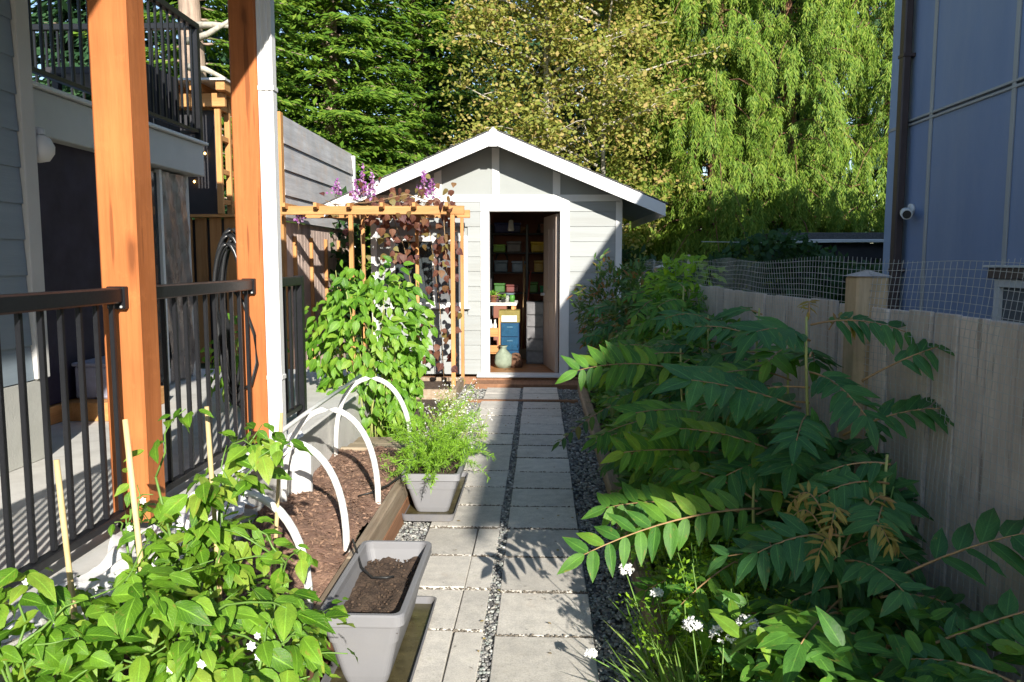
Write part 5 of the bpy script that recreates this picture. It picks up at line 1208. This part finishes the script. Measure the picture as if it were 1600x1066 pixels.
# small fallen leaves and crumbs on the path: uncountable litter
k = 110; P = np.stack([RNG.uniform(-.62, .44, k), 2.2 + 6.5 * RNG.uniform(0, 1, k) ** 1.3, np.full(k, .041)], 1)
li = leaf_cloud('leaf_litter', 'diaw', P, rvec(k) * np.array([1, 1, .1]), rvec(k, .25) + np.array([0, 0, 1.]), RNG.uniform(.006, .028, k), 1.1, MT['leaf_litter']); props(li, 'scattered dry leaf litter on the path slabs', 'litter', kind='stuff')
# ================================================================== TREES
def tree_trunk(t, x, y, h, r, mat, name='trunk', lean=(0, 0)):
    pts = [(x + lean[0] * u + .06 * math.sin(u * 7), y + lean[1] * u, -.05 + h * u) for u in [i / 10 for i in range(11)]]
    return MB().tube(pts, [r * (1.25 if i == 0 else 1 - .085 * i) for i in range(11)], 12).build(name, MT[mat], t)
def fir(name, label, x, y, h, R, nb, mat, z0=.8, L=.24, group='conifers behind the shed', trunk_r=.26, front_only=True, bark='bark_fir', dens=1., bare=0.):
    t = thing(name, label, 'tree', (x, y, 0), group); tree_trunk(t, x, y, h, trunk_r, bark)
    PP, DD, UU, LL = [], [], [], []; br = MB()
    for i in range(nb):
        u = (i + random.random()) / nb; z = z0 + (h - z0) * u ** 1.1; az = i * 2.399963 + random.uniform(-.3, .3)
        Lb = R * (1 - .8 * u) * random.uniform(.72, 1.12); o = np.array([math.cos(az), math.sin(az), 0.]); s = np.array([-math.sin(az), math.cos(az), 0.])
        if front_only and o[1] > .55 and not bare: continue
        if z < bare and (o[1] < -.12 or abs(o[0]) < .3): continue
        dr = random.uniform(.16, .42); f = lambda tt: np.array([x, y, z]) + o * Lb * tt + np.array([0, 0, 1.]) * Lb * (.16 * tt - dr * tt * tt)
        if Lb > .8: br.tube([f(q) for q in (0, .3, .6, .92)], [.028, .02, .013, .006], 4, False)
        nt_ = int(19 * dens)
        for j in range(nt_):
            tt = .12 + .88 * (j + random.random()) / nt_; p = f(tt); tw = (.34 * Lb * (1.08 - tt) + .14) * random.uniform(.7, 1.15)
            for sg in (-1, 1):
                d = s * sg * .8 + o * .62 + np.array([0, 0, -.12 - .22 * random.random()]); d = d / np.linalg.norm(d)
                m = max(2, int(tw / (L * .34)))
                for q in range(m):
                    pq = p + d * tw * q / m; sp = (random.random() - .5) * 1.5
                    dd = d * math.cos(sp) + np.cross(d, [0, 0, 1.]) * math.sin(sp) + np.array([0, 0, random.uniform(-.28, .06)])
                    PP.append(pq + RNG.normal(size=3) * .02); DD.append(dd); UU.append((random.gauss(.15, .35), random.gauss(-.75, .35), .75)); LL.append(L * random.uniform(.65, 1.2))
    br.build('branches', MT[bark], t)['kind'] = 'stuff'
    for i in range(0 if bare else int(6500 * dens)):
        u = random.random() ** 1.3; z = z0 + (h - z0) * u; az = random.uniform(math.pi * .85, math.pi * 2.15); rr_ = R * (1 - .8 * u) * random.uniform(.25, .8)
        PP.append(np.array([x + rr_ * math.cos(az), y + rr_ * math.sin(az), z - .25 * rr_])); DD.append(np.array([math.cos(az), math.sin(az), -.35]) + RNG.normal(size=3) * .4); UU.append((random.gauss(.15, .35), -.75, .75)); LL.append(L * random.uniform(1., 1.6))
    leaf_cloud('crown', 'diaw', np.array(PP), np.array(DD), np.array(UU), np.array(LL), .5, MT[mat], t, smooth=False)
    return len(PP)
NL = 0
NL += fir('fir_tree', 'tall fir with a bare pinkish trunk behind the balcony', -5.75, 13.2, 12, 2.8, 170, 'leaf_fir', 2.2, .17, trunk_r=.29, bare=8.5)
NL += fir('fir_tree', 'broad bright green fir directly above the privacy fence', -4.35, 16.6, 14, 3.3, 290, 'leaf_fir', .5, .165)
NL += fir('fir_tree', 'fir with drooping boughs just left of the shed roof', -2.85, 18.6, 14, 3.0, 260, 'leaf_fir', .5, .175)
NL += fir('fir_tree', 'dark bluish fir showing between the green fir and the yellow tree', -2.3, 24, 17, 3.6, 230, 'leaf_fir2', 1., .36)
NL += fir('fir_tree', 'dark fir at the far left behind the house', -9.0, 17.5, 15, 3.8, 190, 'leaf_fir2', .5, .34)
NL += fir('fir_tree', 'dark fir hidden behind the yellow tree', 1.6, 27, 18, 4.2, 210, 'leaf_fir2', .5, .42)
NL += fir('fir_tree', 'dark fir between the two nearest green firs', -6.8, 22, 17, 3.8, 210, 'leaf_fir2', .5, .38)

def cedar(name, label, x, y, h, R, nb, z0=.3, L=.125, mat='leaf_cedar'):
    t = thing(name, label, 'tree', (x, y, 0), 'weeping cedars on the right'); tree_trunk(t, x, y, h, .22, 'bark_red', lean=(random.uniform(-.3, .3), 0))
    PP, DD, UU, LL = [], [], [], []; br = MB(); dn = np.array([0, 0, -1.])
    for i in range(nb):
        u = (i + random.random()) / nb; z = z0 + .5 + (h - z0 - .5) * u; az = i * 2.399963 + random.uniform(-.4, .4)
        Lb = R * (1.05 - .6 * u) * random.uniform(.5, 1.15); o = np.array([math.cos(az), math.sin(az), 0.]); s = np.array([-math.sin(az), math.cos(az), 0.])
        if o[1] > .45: continue
        a_, b_ = random.uniform(.10, .34), random.uniform(.5, .85)
        f = lambda tt: np.array([x, y, z]) + o * Lb * tt + np.array([0, 0, 1.]) * Lb * (a_ * tt - b_ * tt ** 2.4)
        br.tube([f(q) for q in (0, .25, .5, .75, .95)], [.022, .017, .012, .007, .004], 4, False)
        ns = int(7 * Lb / R) + 3
        for j in range(ns):
            tt = .22 + .78 * (j + random.random()) / ns; lat0 = random.gauss(0, .17) * (.5 + .5 * tt); p0 = f(tt) + s * lat0 + dn * abs(lat0) * .5
            tl = random.uniform(.32, .85) * (.65 + .5 * Lb / R); nrm0 = o * .5 + np.array([random.gauss(0, .4), -.9, .5])
            for w_ in range(6):
                p = p0 + s * random.gauss(0, .055) + o * random.gauss(0, .06); sl = tl * random.uniform(.5, 1.05)
                m = max(3, int(sl / (L * .36))); sw = dn + o * random.uniform(-.03, .18) + s * random.gauss(0, .13)
                nrm = nrm0 + RNG.normal(size=3) * .3; c_ = np.cross(sw, nrm); c_ /= np.linalg.norm(c_)
                for q in range(m):
                    pq = p + sw * sl * q / m; wd = (1.15 - .65 * q / m)
                    for sg in (-1, 1):
                        PP.append(pq + RNG.normal(size=3) * .012); DD.append(sw * .9 + c_ * sg * random.uniform(.15, .7) * wd + nrm * random.uniform(-.1, .25)); UU.append(nrm + RNG.normal(size=3) * .25); LL.append(L * random.uniform(.6, 1.15) * wd)
    br.build('branches', MT['bark_red'], t)['kind'] = 'stuff'
    leaf_cloud('crown', 'dia', np.array(PP), np.array(DD), np.array(UU), np.array(LL), .6, MT[mat], t, smooth=False)
    return len(PP)
NL += cedar('weeping_cedar', 'weeping cedar with a visible reddish trunk, right of the yellow tree', 3.35, 15.8, 11, 1.9, 165)
NL += cedar('weeping_cedar', 'full weeping cedar in the middle of the green curtain', 5.0, 16.2, 11, 2.0, 175)
NL += cedar('weeping_cedar', 'weeping cedar partly hidden by the blue house corner', 7.25, 16.8, 11, 2.4, 200)
NL += cedar('weeping_cedar', 'weeping cedar squeezed behind the right shed eave', 2.35, 17.4, 11, 1.7, 160)
NL += cedar('weeping_cedar', 'farther weeping cedar filling the gap behind the others', 4.3, 19.8, 12, 2.4, 170, L=.24, mat='leaf_fir2')
NL += cedar('weeping_cedar', 'dark far cedar behind the cedar with the reddish trunk', 2.6, 21.5, 13, 2.5, 170, L=.26, mat='leaf_fir2')
NL += cedar('weeping_cedar', 'dark far cedar showing beside the blue house corner', 8.2, 21, 13, 2.6, 170, L=.26, mat='leaf_fir2')
NL += cedar('weeping_cedar', 'dark far cedar between the middle cedars', 6.0, 20.5, 13, 2.4, 160, L=.26, mat='leaf_fir2')

st_ = [o for o in bpy.data.objects if o.name.startswith('fir_tree') and 'bare pinkish' in o.get('label', '')][0]
for zz, dx, dz in ((5.1, .8, .25), (5.35, 1.0, -.1), (4.7, .7, -.25), (5.9, -.8, .1)): MB().tube([(-5.75, 13.05, zz), (-5.75 + dx * .5, 12.9, zz + dz * .3), (-5.75 + dx, 12.8, zz + dz)], [.07, .05, .03], 6).build('branch_stub', MT['bark_pale'], st_)
def maple(name, label, x, y, h, R, group=None):
    t = thing(name, label, 'tree', (x, y, 0)); tips = []; br = MB(); pale = 'bark_pale'
    tree_trunk(t, x, y, h * .9, .10, pale)
    tree_trunk(t, x + .9, y + .3, h * .85, .07, pale, 'trunk', (.3, 0))
    for i in range(95):
        u = (i + random.random()) / 95; z = 1.2 + (h - 1.4) * u; az = random.uniform(0, 6.28)
        rr_ = R * (1 - .5 * abs(u - .42) / .58) * random.uniform(.55, 1.08); bxo = x + (.9 if i % 3 == 0 else 0)
        st = Vector((bxo, y, z)); en = st + Vector((math.cos(az) * rr_, math.sin(az) * rr_ * .85, rr_ * random.uniform(-.05, .45)))
        mid = st.lerp(en, .5) + Vector((random.gauss(0, .12), random.gauss(0, .12), .15))
        br.tube([bez(st, mid, en, q / 5) for q in range(6)], [.034, .026, .02, .014, .009, .005], 5, False)
        for k in range(6):
            b = bez(st, mid, en, random.uniform(.4, 1)); e2 = b + Vector((random.gauss(0, .26), random.gauss(0, .26), random.gauss(.02, .17))); br.tube([b, b.lerp(e2, .5) + Vector((0, 0, .05)), e2], [.01, .007, .004], 4, False); tips.append(e2)
        tips.append(en)
    br.build('branches', MT[pale], t)['kind'] = 'stuff'
    T_ = np.array(tips); n = 60; P = np.repeat(T_, n, axis=0); k = len(P); P = P + rvec(k) * np.array([.17, .17, .10])
    kf = 26000; q = RNG.normal(size=(kf, 3)); q /= np.linalg.norm(q, axis=1, keepdims=True); q *= RNG.uniform(.3, 1., (kf, 1)) ** .6; F_ = q * np.array([R * 1.02, R * .8, h * .47]) + np.array([x + .3, y, h * .52])
    cl = np.sin(F_[:, 0] * 4.1 + F_[:, 2] * 2.2) + np.sin(F_[:, 2] * 4.7 - F_[:, 1] * 3.) + np.sin(F_[:, 1] * 4.3 + F_[:, 0] * 2.); P = np.concatenate([P, F_[cl > .25]]); k = len(P)
    keep = P[:, 1] < y + 1.3; P = P[keep]; k = len(P)
    leaf_cloud('crown', 'diaw', P, rvec(k) * np.array([1, 1, .5]) + np.array([0, -.2, -.45]), rvec(k, .45) + np.array([.1, -.75, .7]), RNG.uniform(.045, .11, k), 1.15, MT['leaf_maple'], t, smooth=False)
    return k
NL += maple('maple_tree', 'yellow green autumn maple rising behind the shed roof', .15, 14.9, 8.6, 2.25)
# dark hedge mass behind the right fence and undergrowth behind the left
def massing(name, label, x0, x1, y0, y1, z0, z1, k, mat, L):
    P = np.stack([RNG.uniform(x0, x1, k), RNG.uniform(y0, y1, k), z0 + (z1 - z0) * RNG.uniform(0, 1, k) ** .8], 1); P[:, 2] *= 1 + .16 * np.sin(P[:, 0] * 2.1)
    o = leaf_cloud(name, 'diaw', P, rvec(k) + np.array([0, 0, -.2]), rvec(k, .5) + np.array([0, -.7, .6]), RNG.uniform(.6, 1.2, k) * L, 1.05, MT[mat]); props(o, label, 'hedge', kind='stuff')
massing('hedge_foliage', 'dark hedge foliage behind the mesh topped fence', 1.3, 9., 12.3, 13.5, 0, 1.75, 9000, 'leaf_dark', .15)
massing('hedge_foliage', 'dark foliage behind the privacy fence and pavilion', -9., -2.7, 11.2, 12.6, 0, 2.4, 9000, 'leaf_dark', .17)
print('tree leaves', NL, 'tris', sum(len(m.polygons) for m in bpy.data.meshes), 'objects', len(bpy.data.objects))
